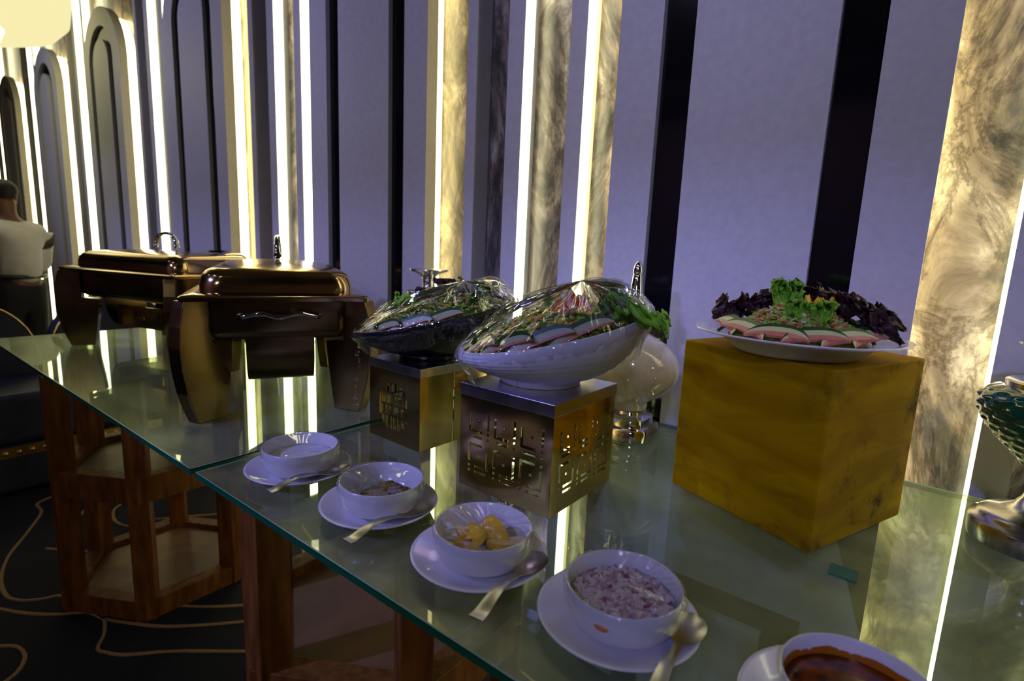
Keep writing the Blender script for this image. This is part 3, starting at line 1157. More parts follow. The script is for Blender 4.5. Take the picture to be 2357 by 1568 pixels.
def slant_bowl(label, foot, fz, rf, rim_c, rz_, rr_, gx, gy, m_):
    """foot circle at fz, rim circle tilted by gradient gx, gy"""
    m = MB()
    n = 96
    rings = []
    K = 13

    def P(s, a, inset=0.0):
        w = s ** 0.9
        r = lerp(rf, rr_, sin(s * pi / 2) ** 0.85) - inset
        x = lerp(foot[0], rim_c[0], s) + r * cos(a)
        y = lerp(foot[1], rim_c[1], s) + r * sin(a)
        zr = rz_ + gx * r * cos(a) + gy * r * sin(a)
        z = lerp(fz + 0.012, zr, s ** 1.25)
        return (x, y, z)
    A = [2 * pi * j / n for j in range(n)]
    rings.append([(foot[0] + rf * .96 * cos(a), foot[1] + rf * .96 * sin(a), fz) for a in A])
    rings.append([(foot[0] + rf * .99 * cos(a), foot[1] + rf * .99 * sin(a), fz + 0.006) for a in A])
    # ribbed outside
    NR = 20
    for i in range(NR + 1):
        s = i / NR
        rib = 0.0018 * (1 if i % 2 else -0.3) * (1 - s * .3)
        rings.append([tuple(Vector(P(s, a)) + Vector((cos(a), sin(a), -0.4)) * rib) for a in A])
    rings.append([tuple(Vector(P(1, a)) + Vector((0, 0, 0.003))) for a in A])
    for i in range(10, -1, -1):
        s = i / 10
        rings.append([tuple(Vector(P(s, a, 0.005)) + Vector((0, 0, 0.0035))) for a in A])
    m.rings(rings, cap0=True, cap1=True)
    o = m.build('salad_bowl', m_, None, True, angle=70)
    return tag(o, label, 'bowl', None)


WB = dict(foot=(-0.510, 0.752), fz=0.9305, rf=0.072, rim_c=(-0.487, 0.752), rz_=1.022, rr_=0.158, gx=0.20, gy=0.16)
BB = dict(foot=(-0.828, 0.792), fz=0.9185, rf=0.066, rim_c=(-0.805, 0.785), rz_=1.012, rr_=0.165, gx=0.17, gy=0.16)
slant_bowl('white ribbed slanted salad bowl wrapped in cling film', m_=M_mel, **WB)
slant_bowl('black ribbed slanted salad bowl wrapped in cling film', m_=M_melblack, **BB)


def rim_pt(b, a, k=1.0, dz=0.0):
    r = b['rr_'] * k
    return Vector((b['rim_c'][0] + r * cos(a), b['rim_c'][1] + r * sin(a), b['rz_'] + b['gx'] * r * cos(a) + b['gy'] * r * sin(a) + dz))


def peak_film(label, b, peak, seed, ridges=64, bulge=0.013):
    rnd = random.Random(seed)
    n = 720
    S = [0.0, 0.03, 0.07, 0.13, 0.20, 0.28, 0.37, 0.47, 0.57, 0.67, 0.77, 0.86, 0.93, 1.0]
    K = Vector(peak)
    F = [(rnd.uniform(0, 2 * pi), rnd.uniform(0.015, 0.07), rnd.uniform(0.3, 1.0), rnd.uniform(0.35, 1.0)) for _ in range(ridges)]

    def fold(a, s):
        h = 0.0
        for c, w, q, reach in F:
            d = abs((a - c + pi) % (2 * pi) - pi)
            if d < w and s < reach + 0.25:
                h = max(h, q * (1 - d / w) * min(1, (reach + 0.25 - s) * 6))
        return h
    rings = []
    for s in S:
        ring = []
        for j in range(n):
            a = 2 * pi * j / n
            e = Vector((cos(a), sin(a), 0))
            p = K.lerp(rim_pt(b, a, 1.02, 0.006), s)
            p.z += bulge * sin(pi * s ** 1.8) * (0.8 + 0.5 * noise.noise(e * 1.5 + Vector((0, 0, seed))))
            h = fold(a, s)
            p.z += 0.019 * h * sin(pi * min(1, s * 0.92 + 0.04)) + 0.0012 * noise.noise(p * 160)
            p += Vector((-e.y, e.x, 0)) * (0.004 * noise.noise(Vector((a * 3, s * 5, seed))) * s)
            ring.append(tuple(p))
        rings.append(ring)
    for q in range(1, 7):
        ring = []
        for j in range(n):
            a = 2 * pi * j / n
            e = Vector((cos(a), sin(a), 0))
            d = 0.008 * q * (1 + 0.9 * noise.noise(e * 1.7 + Vector((0, 0, seed + 9))))
            p = rim_pt(b, a, 1.02 - 0.045 * q * .8, 0.004 - d)
            p += e * (0.008 + 0.007 * noise.noise(e * 14 + Vector((0, 0, seed + q * .6))) + 0.003 * noise.noise(e * 45 + Vector((0, 0, q * .8))))
            ring.append(tuple(p))
        rings.append(ring)
    m = MB()
    m.rings(rings, cap0=False)
    t = m.build('cling_film', M_film, None, True)
    tag(t, label, 'cling film')
    return t


def tail(parent, pts, w, seed):
    pts = catmull(pts, 8)
    m = MB()
    rr = []
    for i, p in enumerate(pts):
        a = i * 0.7 + seed
        d = Vector((cos(a), sin(a), 0.3 * sin(a * 2))) * (w * (0.6 + 0.5 * sin(i * 0.9)))
        rr.append([tuple(p - d), tuple(p + Vector((0, 0, 0.002)) * sin(a * 3)), tuple(p + d)])
    m.rings(rr, closed=False)
    o = m.build('loose_tail', M_film, parent, True)
    return o


fw = peak_film('shiny cling film tented over the white salad bowl', WB, (-0.440, 0.750, 1.106), 2.0)
fb = peak_film('shiny cling film tented over the black salad bowl', BB, (-0.690, 0.755, 1.088), 7.0, 54)
p0 = rim_pt(BB, radians(212), 1.0)
tail(fb, [p0, p0 + Vector((0.01, -0.012, -0.05)), (-0.905, 0.668, 0.91), (-0.912, 0.664, 0.86), (-0.905, 0.660, 0.83), (-0.895, 0.664, 0.81)], 0.006, 1)
p0 = rim_pt(BB, radians(-20), 1.0)
tail(fb, [p0, p0 + Vector((0.012, -0.004, -0.03)), p0 + Vector((0.0, -0.012, -0.06)), p0 + Vector((-0.02, -0.01, -0.09))], 0.012, 3)
p0 = rim_pt(WB, radians(10), 1.0)
tail(fw, [p0, p0 + Vector((0.022, 0.0, -0.03)), p0 + Vector((0.020, 0.002, -0.08)), p0 + Vector((0.012, 0.0, -0.12))], 0.010, 2)
p0 = rim_pt(WB, radians(-75), 0.9)
tail(fw, [p0 + Vector((0, -0.012, 0)), (-0.465, 0.625, 0.96), (-0.475, 0.640, 0.94), (-0.495, 0.655, 0.934)], 0.004, 5)
p0 = rim_pt(WB, radians(190), 1.02)
tail(fw, [p0 + Vector((0, 0.03, 0.01)), p0 + Vector((-0.012, 0.0, 0.0)), p0 + Vector((-0.006, -0.03, -0.02)), p0 + Vector((0.01, -0.05, -0.03))], 0.013, 4)


def leaf(name, label, base, az, el, length, width, m_, seed, frill=0.014, curl=0.4, cat='lettuce', group=None, freq=9.0):
    nu, nv = 64, 30
    base = Vector(base)
    f = Vector((cos(az) * cos(el), sin(az) * cos(el), sin(el)))
    s = Vector((-sin(az), cos(az), 0))
    nrm = s.cross(f) * -1
    if nrm.z < 0:
        nrm = -nrm
    rows = []
    for i in range(nv + 1):
        v = i / nv
        wd = width * (0.28 + 0.72 * sin(min(1, v * 0.95) * pi * 0.62) ** 1.1)
        if v > 0.8:
            wd *= sqrt(max(0.05, 1 - ((v - 0.8) / 0.24) ** 2))
        row = []
        for j in range(nu + 1):
            u = -1 + 2 * j / nu
            e = max(abs(u) ** 2 * (0.4 + 0.6 * v), v ** 2)
            q = Vector((u * freq * .55, v * freq * .55, seed * 3.7))
            w1 = noise.noise(q) + 0.35 * noise.noise(q * 2.0)
            fr = frill * e * w1 * 1.7
            fr2 = frill * e * (sin(u * freq * 1.9 + seed + 3 * noise.noise(q * .7)) * 0.6)
            along = v * length + 0.6 * frill * e * noise.noise(q * 1.7 + Vector((5, 0, 0)))
            bend = curl * v * v * length
            p = base + f * along + s * (u * wd * 0.5 + 0.5 * frill * e * noise.noise(q * 2 + Vector((0, 9, 0)))) + nrm * (fr + fr2 + 0.25 * u * u * wd + frill * 0.55 * e ** 2.2 * noise.noise(q * 5.5)) + f * (frill * 0.5 * e ** 3 * noise.noise(q * 6.5 + Vector((3, 3, 0)))) + s * (u * frill * 0.4 * e ** 3 * noise.noise(q * 6.0)) - Vector((0, 0, 1)) * bend * 0.5 + f * 0
            row.append(tuple(p))
        rows.append(row)
    m = MB()
    m.rings(rows, closed=False)
    o = m.build(name, m_, None, True)
    sd = o.modifiers.new('thickness', 'SOLIDIFY')
    sd.thickness = 0.0008
    return tag(o, label, cat, group)


def melon_slice(label, c, tdir, up, length, h, group, thick=0.005, f0=0.34, f1=0.72, rind=None):
    """crescent slice; tdir along the chord, up = direction of the skin edge"""
    c, td, up = Vector(c), Vector(tdir).normalized(), Vector(up).normalized()
    nrm = td.cross(up).normalized()
    t = thing('melon_slice', label, 'melon', c, 0, group)
    n = 16

    def band(h0, h1, mm, nm):
        m = MB()
        rr = []
        for i in range(n + 1):
            u = -1 + 2 * i / n
            env = max(0.04, (1 - abs(u) ** 2.6) ** 0.7)
            drop = h * max(0.0, 1 - env) * 0.15
            a0, a1 = h * h0 * env - drop, h * h1 * env - drop
            b = td * (u * length / 2)
            rr.append([tuple(b + up * a0 + nrm * thick / 2), tuple(b + up * a1 + nrm * thick / 2), tuple(b + up * a1 - nrm * thick / 2), tuple(b + up * a0 - nrm * thick / 2)])
        m.rings(rr, cap0=True, cap1=True)
        m.build(nm, mm, t)
    band(0.0, f0, M_flesh, 'flesh')
    band(f0, f1, rind or M_rind, 'rind')
    band(f1, 1.0, M_skin_g, 'skin')
    return t


CAMP = Vector((0, 0, 1.15))
# --- white bowl: ring of slices, chopped salad, carved crown, lettuce
names_w = ['leftmost melon slice', 'second melon slice from the left', 'third melon slice from the left', 'fourth melon slice from the left', 'fifth melon slice from the left', 'rightmost melon slice']
for k, a in enumerate([198, 222, 246, 270, 294, 318]):
    a = radians(a)
    c = rim_pt(WB, a, 0.86, 0.004)
    td = (rim_pt(WB, a + 0.25, 0.86) - rim_pt(WB, a - 0.25, 0.86)) + Vector((0, 0, 0.016))
    up = Vector((-cos(a) * 0.45, -sin(a) * 0.45, 1.0))
    melon_slice(names_w[k] + ' along the front rim of the white salad bowl', c, td, up, 0.118, 0.023, 'melon slices in the white salad bowl', f0=0.20, f1=0.66, rind=M_rind2)
mixed = [(M_lime, 5, 'box'), (M_lettuce, 3, 'box'), (M_corn, 3, 'ball'), (M_orange, 1.5, 'box'), (M_cream, 1.5, 'box'), (M_chick, 1.2, 'ball')]


def heap_in(b, k, h, off=0.0):
    def f(rnd):
        a, r = rnd.uniform(0, 2 * pi), sqrt(rnd.random()) * k
        p = rim_pt(b, a, r)
        d = (r / k) ** 2
        return p.x, p.y, p.z + off + h * (1 - d) * rnd.uniform(0.8, 1.02)
    return f


def filler(b, k, h, m_, parent):
    m = MB()
    rr = []
    for i in range(9):
        q = k * (1 - i / 8.3)
        rr.append([tuple(rim_pt(b, 2 * pi * j / 40, q, -0.006 + h * (1 - (q / k) ** 2))) for j in range(40)])
    m.rings(rr, cap1=True, cap0=True)
    o = m.build('shredded_bed', m_, parent, True)
    o['kind'] = 'stuff'
    return o


sw = bits('chopped_salad', (0, 0, 0), heap_in(WB, 0.82, 0.040), 900, mixed, 0.0066, 'mound of chopped corn, cabbage and carrot in the white bowl', 'salad', 11)
filler(WB, 0.86, 0.036, M_lettucedark, sw)
cr = thing('watermelon_crown', 'red carved watermelon crown standing in the white bowl', 'watermelon', (-0.450, 0.755, 1.034))
for k, (dx, dy, az, hh, ww) in enumerate([(0.0, 0.0, 0.55, 0.062, 0.052), (-0.024, -0.004, 0.9, 0.046, 0.046), (-0.040, -0.014, 1.2, 0.026, 0.040), (0.018, 0.010, 0.2, 0.054, 0.040), (-0.004, -0.016, 0.6, 0.036, 0.040)]):
    M_ = Matrix.Translation((dx, dy, 0)) @ Matrix.Rotation(az, 4, 'Z') @ Matrix.Rotation(-0.18, 4, 'Y')
    m = MB()
    pr = []
    for i in range(9):
        u = i / 8
        w_ = ww * 0.5 * (1 - u) ** 0.8 + 0.0008
        d_ = 0.010 * (1 - u) + 0.0008
        pr.append([tuple(M_ @ Vector(p)) for p in ((-w_, -d_, u * hh), (0, -d_ * 1.6, u * hh), (w_, -d_, u * hh), (w_ * .8, d_, u * hh), (-w_ * .8, d_, u * hh))])
    m.rings(pr, cap0=True, cap1=True)
    m.build('wedge', M_tomato, cr, True, angle=40)
leaf('lettuce_leaf', 'frilly green lettuce leaf overhanging the right rim of the white bowl', (-0.385, 0.765, 1.040), radians(-8), 0.50, 0.095, 0.095, M_lettuce, 1, 0.016, 0.75)
leaf('lettuce_leaf', 'green lettuce leaf standing behind the watermelon crown', (-0.43, 0.80, 1.03), radians(60), 1.0, 0.075, 0.085, M_lettucedark, 2, 0.014, 0.3)
leaf('lettuce_leaf', 'green lettuce leaf leaning at the back left of the white bowl', (-0.50, 0.80, 1.02), radians(115), 0.75, 0.08, 0.085, M_lettuce, 3, 0.014, 0.3)
leaf('lettuce_leaf', 'dark green lettuce leaf standing right of the watermelon crown', (-0.405, 0.755, 1.035), radians(20), 1.0, 0.068, 0.075, M_lettucedark, 4, 0.014, 0.3)
leaf('cucumber_strip', 'long dark cucumber strip at the left of the white bowl', (-0.60, 0.72, 1.008), radians(40), 0.35, 0.10, 0.03, M_lettucedark, 15, 0.002, 0.2, cat='cucumber')

# --- black bowl
for k, a in enumerate([205, 228, 251, 274, 297, 318]):
    a = radians(a)
    c = rim_pt(BB, a, 0.88, 0.002)
    td = (rim_pt(BB, a + 0.25, 0.86) - rim_pt(BB, a - 0.25, 0.86)) + Vector((0, 0, 0.012))
    up = Vector((-cos(a) * 0.55, -sin(a) * 0.55, 1.0))
    melon_slice(names_w[k] + ' along the front rim of the black salad bowl', c, td, up, 0.098, 0.020, 'melon slices in the black salad bowl', f0=0.12, f1=0.68, rind=M_rind2)
sb = bits('chopped_salad', (0, 0, 0), heap_in(BB, 0.84, 0.034), 800, [(M_lime, 4, 'box'), (M_lettuce, 3, 'box'), (M_orange, 1.5, 'box'), (M_cream, 2, 'box'), (M_chick, 1.5, 'ball')], 0.0066, 'mound of chopped greens, carrot and onion in the black bowl', 'salad', 12)
filler(BB, 0.88, 0.030, M_lettucedark, sb)
leaf('red_lettuce_leaf', 'dark red lettuce leaf standing in the middle of the black bowl', (-0.79, 0.79, 1.025), radians(75), 0.9, 0.07, 0.09, M_redleaf, 5, 0.014, 0.2)
leaf('red_lettuce_leaf', 'dark red lettuce leaf at the back left of the black bowl', (-0.87, 0.82, 1.00), radians(120), 0.55, 0.09, 0.085, M_redleaf, 6, 0.014, 0.2)
leaf('lettuce_leaf', 'green lettuce leaf under the film peak of the black bowl', (-0.715, 0.79, 1.03), radians(30), 0.95, 0.058, 0.07, M_lettucedark, 7, 0.012, 0.2)
leaf('lettuce_leaf', 'green lettuce leaf at the front of the black bowl mound', (-0.80, 0.73, 1.03), radians(250), 0.5, 0.05, 0.06, M_lettuce, 8, 0.012, 0.5)

# ------------------------------------------------------------ flat plate on the cube
PC = Vector((-0.150, 0.918, GZ + H + 0.001))
m = MB()
m.lathe([(0.082, 0.0), (0.088, 0.002), (0.094, 0.008), (0.105, 0.018), (0.130, 0.0255), (0.148, 0.0295), (0.1495, 0.0315), (0.147, 0.0325), (0.128, 0.0285), (0.104, 0.0235), (0.092, 0.0215), (0.03, 0.0205), (0.004, 0.0205)], 96)
tag(m.build('serving_plate', M_porc, None, True, PC), 'wide round white serving plate of salad on the wooden cube', 'plate')
PZ = PC.z + 0.0215


def pp(a, r, z=0.0):
    return Vector((PC.x + r * cos(a), PC.y + r * sin(a), PZ + z))


sp = bits('chickpea_salad', (PC.x, PC.y, PZ), heap(0.092, 0.046, 0.006), 1500, [(M_chick, 4, 'ball'), (M_lime, 5, 'box'), (M_lettuce, 4, 'box'), (M_tomato, 0.8, 'box'), (M_cream, 0.9, 'box')], 0.0060, 'mound of chickpeas with chopped cabbage and tomato on the plate', 'salad', 21)
m = MB()
rr = []
for i in range(9):
    q_ = 0.098 * (1 - i / 8.3)
    rr.append([(PC.x + q_ * cos(2 * pi * j / 40), PC.y + q_ * sin(2 * pi * j / 40), PZ + 0.0005 + 0.043 * (1 - (q_ / 0.098) ** 2)) for j in range(40)])
m.rings(rr, cap0=True, cap1=True)
tag(m.build('shredded_bed', add_noise(mat('mixed_salad', rough=0.5), 120, (0.16, 0.22, 0.04), (0.40, 0.28, 0.08)), sp, True), kind='stuff')
pn = ['leftmost melon slice', 'second melon slice from the left', 'third melon slice from the left', 'fourth melon slice from the left', 'fifth melon slice from the left', 'sixth melon slice from the left', 'rightmost melon slice']
for k, a in enumerate([188, 212, 238, 266, 292, 316, 338]):
    a = radians(a)
    c = pp(a, 0.106, 0.0125)
    td = Vector((-sin(a), cos(a), (-0.14, -0.15, -0.12, 0.02, 0.10, 0.13, 0.12)[k]))
    up = Vector((-cos(a) * 0.9, -sin(a) * 0.9, 0.75))
    melon_slice(pn[k] + ' round the front of the flat plate', c, td, up, 0.086, 0.024, 'melon slices on the plate')
for k, (a, lb) in enumerate([(10, 'pale melon triangle at the right end of the plate, nearest the rim'), (28, 'pale melon triangle at the right of the plate, middle of three'), (46, 'pale melon triangle at the right of the plate, furthest back')]):
    a = radians(a)
    melon_slice(lb, pp(a, 0.098, 0.010), Vector((-sin(a), cos(a), 0.1)), Vector((-cos(a) * .5, -sin(a) * .5, 1)), 0.05, 0.026, 'melon triangles on the plate')
leaf('lettuce_leaf', 'bright green lettuce leaf standing at the front centre of the plate', pp(radians(295), 0.055, 0.014), radians(92), 1.25, 0.050, 0.066, M_lettuce, 9, 0.014, 0.1, freq=8)
leaf('lettuce_leaf', 'bright green lettuce leaf standing at the back of the plate', pp(radians(140), 0.030, 0.024), radians(120), 1.35, 0.064, 0.052, M_lettuce, 10, 0.013, 0.05)
for k, (a, r, az, el, L_, wd, lb) in enumerate([
        (168, 0.088, 170, 0.55, 0.050, 0.066, 'dark red lettuce leaf at the far left of the plate'),
        (145, 0.068, 140, 0.95, 0.058, 0.074, 'dark red lettuce leaf standing at the left back of the plate'),
        (112, 0.060, 110, 1.05, 0.056, 0.070, 'dark red lettuce leaf behind the back green leaf on the plate'),
        (55, 0.032, 60, 1.20, 0.070, 0.074, 'tall dark red lettuce leaf at the back centre of the plate'),
        (30, 0.055, 30, 1.05, 0.064, 0.066, 'dark red lettuce leaf right of the yellow pepper on the plate'),
        (12, 0.078, 10, 0.80, 0.055, 0.066, 'dark red lettuce leaf at the right back of the plate'),
        (2, 0.088, 0, 0.75, 0.036, 0.050, 'small dark red lettuce leaf at the far right rim of the plate')]):
    leaf('red_lettuce_leaf', lb, pp(radians(a), r, 0.010), radians(az), el, L_, wd, M_redleaf, 20 + k, 0.020, 0.15, freq=9)
pep = thing('bell_pepper', 'yellow pepper cut into a zigzag crown behind the green leaf', 'pepper', pp(radians(20), 0.026, 0.034))
m = MB()
r0, r1 = [], []
for j in range(36):
    a = 2 * pi * j / 36
    h = 0.022 + (0.012 if (j % 6) == 3 else 0.006 if (j % 6) in (2, 4) else 0.0)
    rr_ = 0.020
    r0.append((rr_ * .8 * cos(a), rr_ * .8 * sin(a), 0))
    r1.append((rr_ * 1.05 * cos(a), rr_ * 1.05 * sin(a), h))
m.rings([r0, r1], cap0=True)
o = m.build('pepper_cup', M_yellow, pep, True)
o.modifiers.new('thickness', 'SOLIDIFY').thickness = 0.0025
pep2 = MB().box(-0.004, 0.004, -0.002, 0.002, 0, 0.022).build('pepper_strip', M_yellow, None, False, pp(radians(150), 0.018, 0.028))
bevel(pep2, 0.001)
tag(pep2, 'small yellow pepper strip beside the back green leaf on the plate', 'pepper')
for k, (a, r, z, lb) in enumerate([(238, 0.045, 0.026, 'round red tomato slice left of the front lettuce leaf'), (262, 0.080, 0.014, 'pale red tomato chunk by the foot of the front lettuce leaf'),
                                   (322, 0.070, 0.018, 'small red tomato chunk at the right of the plate salad'), (20, 0.045, 0.024, 'red tomato chunk below the yellow pepper crown')]):
    m = MB()
    m.lathe([(0.001, 0), (0.007, 0.001), (0.009, 0.004), (0.007, 0.008), (0.002, 0.010)], 14)
    o = m.build('tomato_piece', M_tomato, None, True, pp(radians(a), r, z))
    o.rotation_euler = (0.5, 0.3, k)
    o.scale = (1, 1.2, 0.8)
    tag(o, lb, 'tomato')

# ------------------------------------------------------------ jars


def hobnail_jar(label, loc, M_body, zs=1.0, rs=1.0):
    t = thing('hobnail_jar', label, 'jar', loc)
    P = lambda pr: [(r * rs, z * zs) for r, z in pr]
    base = MB().lathe(P([(0.078, 0), (0.079, 0.004), (0.079, 0.026), (0.076, 0.031), (0.070, 0.033), (0.068, 0.038), (0.060, 0.044), (0.044, 0.050), (0.030, 0.058), (0.022, 0.070), (0.018, 0.082), (0.017, 0.094), (0.021, 0.100), (0.021, 0.108), (0.018, 0.113), (0.026, 0.118)]), 56)
    base.build('silver_foot', M_steel, t, True, angle=50)
    # body with raised bead rows
    n, rows = 144, 66
    rr = []
    for i in range(rows + 1):
        v = i / rows
        z = lerp(0.116, 0.236, v)
        r = 0.026 + 0.066 * sin(min(1.0, v / 0.80) * pi / 2) ** 1.15
        if v > 0.80:
            r *= sqrt(max(0.0, 1 - ((v - 0.80) / 0.27) ** 2))
        ring = []
        row = v * 10
        for j in range(n):
            a = 2 * pi * j / n
            ph = a * 18 + (pi if int(row) % 2 else 0)
            fx, fz = cos(ph) , cos((row - int(row) - 0.5) * 2 * pi)
            b = max(0, 0.5 + 0.5 * fx) * max(0, 0.5 - 0.5 * cos((row % 1) * 2 * pi))
            rb = r + 0.0042 * b ** 0.7 * (0.5 + r / 0.18)
            ring.append((rb * rs * cos(a), rb * rs * sin(a), z * zs))
        rr.append(ring)
    m = MB()
    m.rings(rr, cap0=True, cap1=True)
    m.build('beaded_body', M_body, t, True)
    MB().lathe(P([(0.052, 0.230), (0.064, 0.232), (0.065, 0.243), (0.060, 0.246), (0.040, 0.2465), (0.024, 0.250), (0.018, 0.258), (0.019, 0.272), (0.023, 0.276), (0.020, 0.281), (0.030, 0.288), (0.052, 0.295), (0.058, 0.298), (0.0575, 0.301), (0.030, 0.300), (0.004, 0.299)]), 48).build('silver_lid', M_steel, t, True, angle=50)
    return t


M_green = mat('emerald_glass', (0.0, 0.10, 0.05), 0.08, Coat_Weight=1.0, Metallic=0.35)
M_smoke = mat('smoky_glass', (0.03, 0.03, 0.035), 0.1, Coat_Weight=1.0)
hobnail_jar('emerald green beaded glass jar on a silver foot at the right edge', (0.176, 1.070, GZ + 0.0005), M_green)
hobnail_jar('dark beaded jar with silver dished lid behind the black salad bowl', (-1.158, 1.10, GZ + 0.0005), M_smoke, 1.115, 0.97)

va = thing('onyx_vase', 'cream onyx vase with silver base and pointed silver lid by the wall', 'vase', (-0.498, 1.090, GZ + 0.0005))
MB().lathe([(0.062, 0), (0.066, 0.003), (0.066, 0.024), (0.063, 0.029), (0.054, 0.031), (0.052, 0.036), (0.053, 0.047), (0.047, 0.053), (0.040, 0.056), (0.038, 0.062)], 64, k=3.2).build('silver_plinth', M_chrome, va, True, angle=40)
pr = [(0.040, 0.063), (0.043, 0.068), (0.043, 0.078), (0.047, 0.084), (0.064, 0.094), (0.085, 0.110), (0.100, 0.130), (0.106, 0.150), (0.104, 0.168), (0.095, 0.188), (0.078, 0.207), (0.056, 0.222), (0.034, 0.233), (0.020, 0.239)]
M_onyx = add_noise(mat('cream_onyx', rough=0.12, Coat_Weight=0.6), 9, (0.62, 0.57, 0.42), (0.82, 0.79, 0.66), dist=2.0)
MB().lathe(pr, 64).build('onyx_body', M_onyx, va, True)
MB().lathe([(0.018, 0.238), (0.018, 0.248), (0.014, 0.250)], 32).build('gold_collar', M_brass, va, True, angle=40)
MB().lathe([(0.014, 0.250), (0.020, 0.262), (0.018, 0.272), (0.030, 0.282), (0.032, 0.294), (0.029, 0.303), (0.019, 0.310), (0.0145, 0.320), (0.0115, 0.345), (0.0105, 0.358), (0.0090, 0.360), (0.0105, 0.363), (0.0108, 0.369), (0.0085, 0.380), (0.004, 0.387), (0.0006, 0.389)], 40).build('pointed_lid', M_chrome, va, True, angle=50)

# ------------------------------------------------------------ pendant at the far left
m = MB()
m.lathe([(0.66, 0.26), (0.64, 0.12), (0.57, 0.04), (0.46, 0.0), (0.28, 0.02)], 56, cap0=False, cap1=False)
m.build('outer_shade', M_drum, drum, True)
m = MB()
m.lathe([(0.36, 0.12), (0.30, -0.04), (0.18, -0.14), (0.05, -0.17)], 56, cap0=True, cap1=True)
m.build('inner_shade', M_drum2, drum, True)
MB().lathe([(0.05, 0.12), (0.05, 0.72)], 16).build('stem', M_gold, drum, True)

# ------------------------------------------------------------ booth sofa and chairs beyond the tables
sofa = thing('booth_sofa', 'dark navy booth sofa with gold studded base band beyond the tables', 'sofa', (-3.0, 0, 0))
bevel(MB().box(-0.62, 0.0, -1.5, 1.15, 0.03, 0.235).build('base', M_navy, sofa), 0.01)
for k in range(3):
    y0 = -1.5 + k * 0.885
    bevel(MB().box(-0.60, 0.008, y0 + 0.004, y0 + 0.881, 0.236, 0.46).build('seat_cushion', M_navy, sofa), 0.03, 3)
band = MB().box(0.0, 0.006, -1.5, 1.15, 0.185, 0.228).build('gold_band', M_gold, sofa)
sm = None
for k in range(60):
    yy = -1.46 + k * 0.0435
    if sm is None:
        q = MB().lathe([(0.010, 0), (0.009, 0.004), (0.005, 0.008), (0.001, 0.009)], 10).build('stud', M_gold, band, True)
        q.rotation_euler = (0, pi / 2, 0)
        sm = q
    else:
        q = sm.copy()
        COL.objects.link(q)
        q.parent = band
    q.location = (0.006, yy, 0.206)
for k in range(4):
    yc = -0.90 + k * 0.62
    out = arch_outline(0.29, 0.40, 0.54, 18)
    m = MB()
    A = [(-0.40, yc + x, z) for x, z in out]
    B = [(-0.52, yc + x, z) for x, z in out]
    m.rings([A, B], closed=True, cap0=True, cap1=True)
    bc = m.build('back_cushion', M_navy, sofa)
    MB().tube([(-0.398, yc + x, z) for x, z in out], 0.004, 8).build('gold_piping', M_gold, bc, True)

ex = thing('red_canister', 'red canister standing on the carpet behind the left table stand', 'canister', (-2.16, 1.02, 0))
MB().lathe([(0.036, 0), (0.040, 0.005), (0.040, 0.15), (0.034, 0.175), (0.018, 0.190), (0.014, 0.2)], 28).build('canister_body', M_red, ex, True)
MB().lathe([(0.015, 0.2), (0.019, 0.203), (0.019, 0.225), (0.010, 0.232)], 20).build('canister_cap', M_blackplastic, ex, True)

# ------------------------------------------------------------ waiter at the far left


def skin_body(name, joints, edges, m_, parent, sub=2):
    me = D.meshes.new(name)
    me.from_pydata([j[0] for j in joints], edges, [])
    o = link(name, me, parent)
    sk = o.modifiers.new('skin', 'SKIN')
    for v, j in zip(me.skin_vertices[0].data if me.skin_vertices else [], joints):
        pass
    bm = bmesh.new()
    bm.from_mesh(me)
    lay = bm.verts.layers.skin.verify()
    bm.verts.ensure_lookup_table()
    for i, j in enumerate(joints):
        r = j[1]
        bm.verts[i][lay].radius = r if isinstance(r, tuple) else (r, r)
        bm.verts[i][lay].use_root = (i == 0)
    bm.to_mesh(me)
    bm.free()
    ss = o.modifiers.new('sub', 'SUBSURF')
    ss.levels = sub
    ss.render_levels = sub
    me.materials.append(m_)
    for p in me.polygons:
        p.use_smooth = True
    sk.use_smooth_shade = True
    return o


# local frame: +x = the way he faces (towards the far left of the hall), z up
wt = thing('person', 'waiter in white shirt and dark trousers at the left edge, facing away left', 'person', (-4.42, 0.755, 0.0), radians(212))
M_skin = mat('brown_skin', (0.16, 0.075, 0.04), 0.5)
M_shirt = add_noise(mat('white_shirt', rough=0.8), 20, (0.62, 0.62, 0.6), (0.7, 0.7, 0.68), bump=0.3)
M_trs = mat('black_trousers', (0.008, 0.008, 0.01), 0.8)
M_hair = add_noise(mat('black_hair', rough=0.6), 90, (0.004, 0.004, 0.004), (0.012, 0.011, 0.01), bump=0.6)
J = [((0.0, 0, 0.80), (0.085, 0.125)), ((0.005, 0, 0.90), (0.080, 0.115)), ((0.01, 0, 1.06), (0.092, 0.140)), ((0.012, 0, 1.165), (0.050, 0.066)), ((0.022, 0, 1.215), 0.045), ((0.032, 0, 1.265), 0.050), ((0.040, 0, 1.35), (0.078, 0.064)),
     ((0.0, 0.155, 1.135), 0.038), ((0.0, 0.172, 0.94), 0.032), ((0.15, 0.18, 0.84), 0.030), ((0.21, 0.17, 0.82), 0.024),
     ((0.0, -0.155, 1.135), 0.038), ((0.0, -0.172, 0.94), 0.032), ((0.15, -0.18, 0.84), 0.030), ((0.21, -0.17, 0.82), 0.024),
     ((0.0, 0.08, 0.70), 0.075), ((0.02, 0.085, 0.41), 0.052), ((-0.02, 0.09, 0.085), 0.036), ((0.09, 0.10, 0.03), 0.030),
     ((0.0, -0.08, 0.70), 0.075), ((0.02, -0.085, 0.41), 0.052), ((-0.02, -0.09, 0.085), 0.036), ((0.09, -0.10, 0.03), 0.030)]
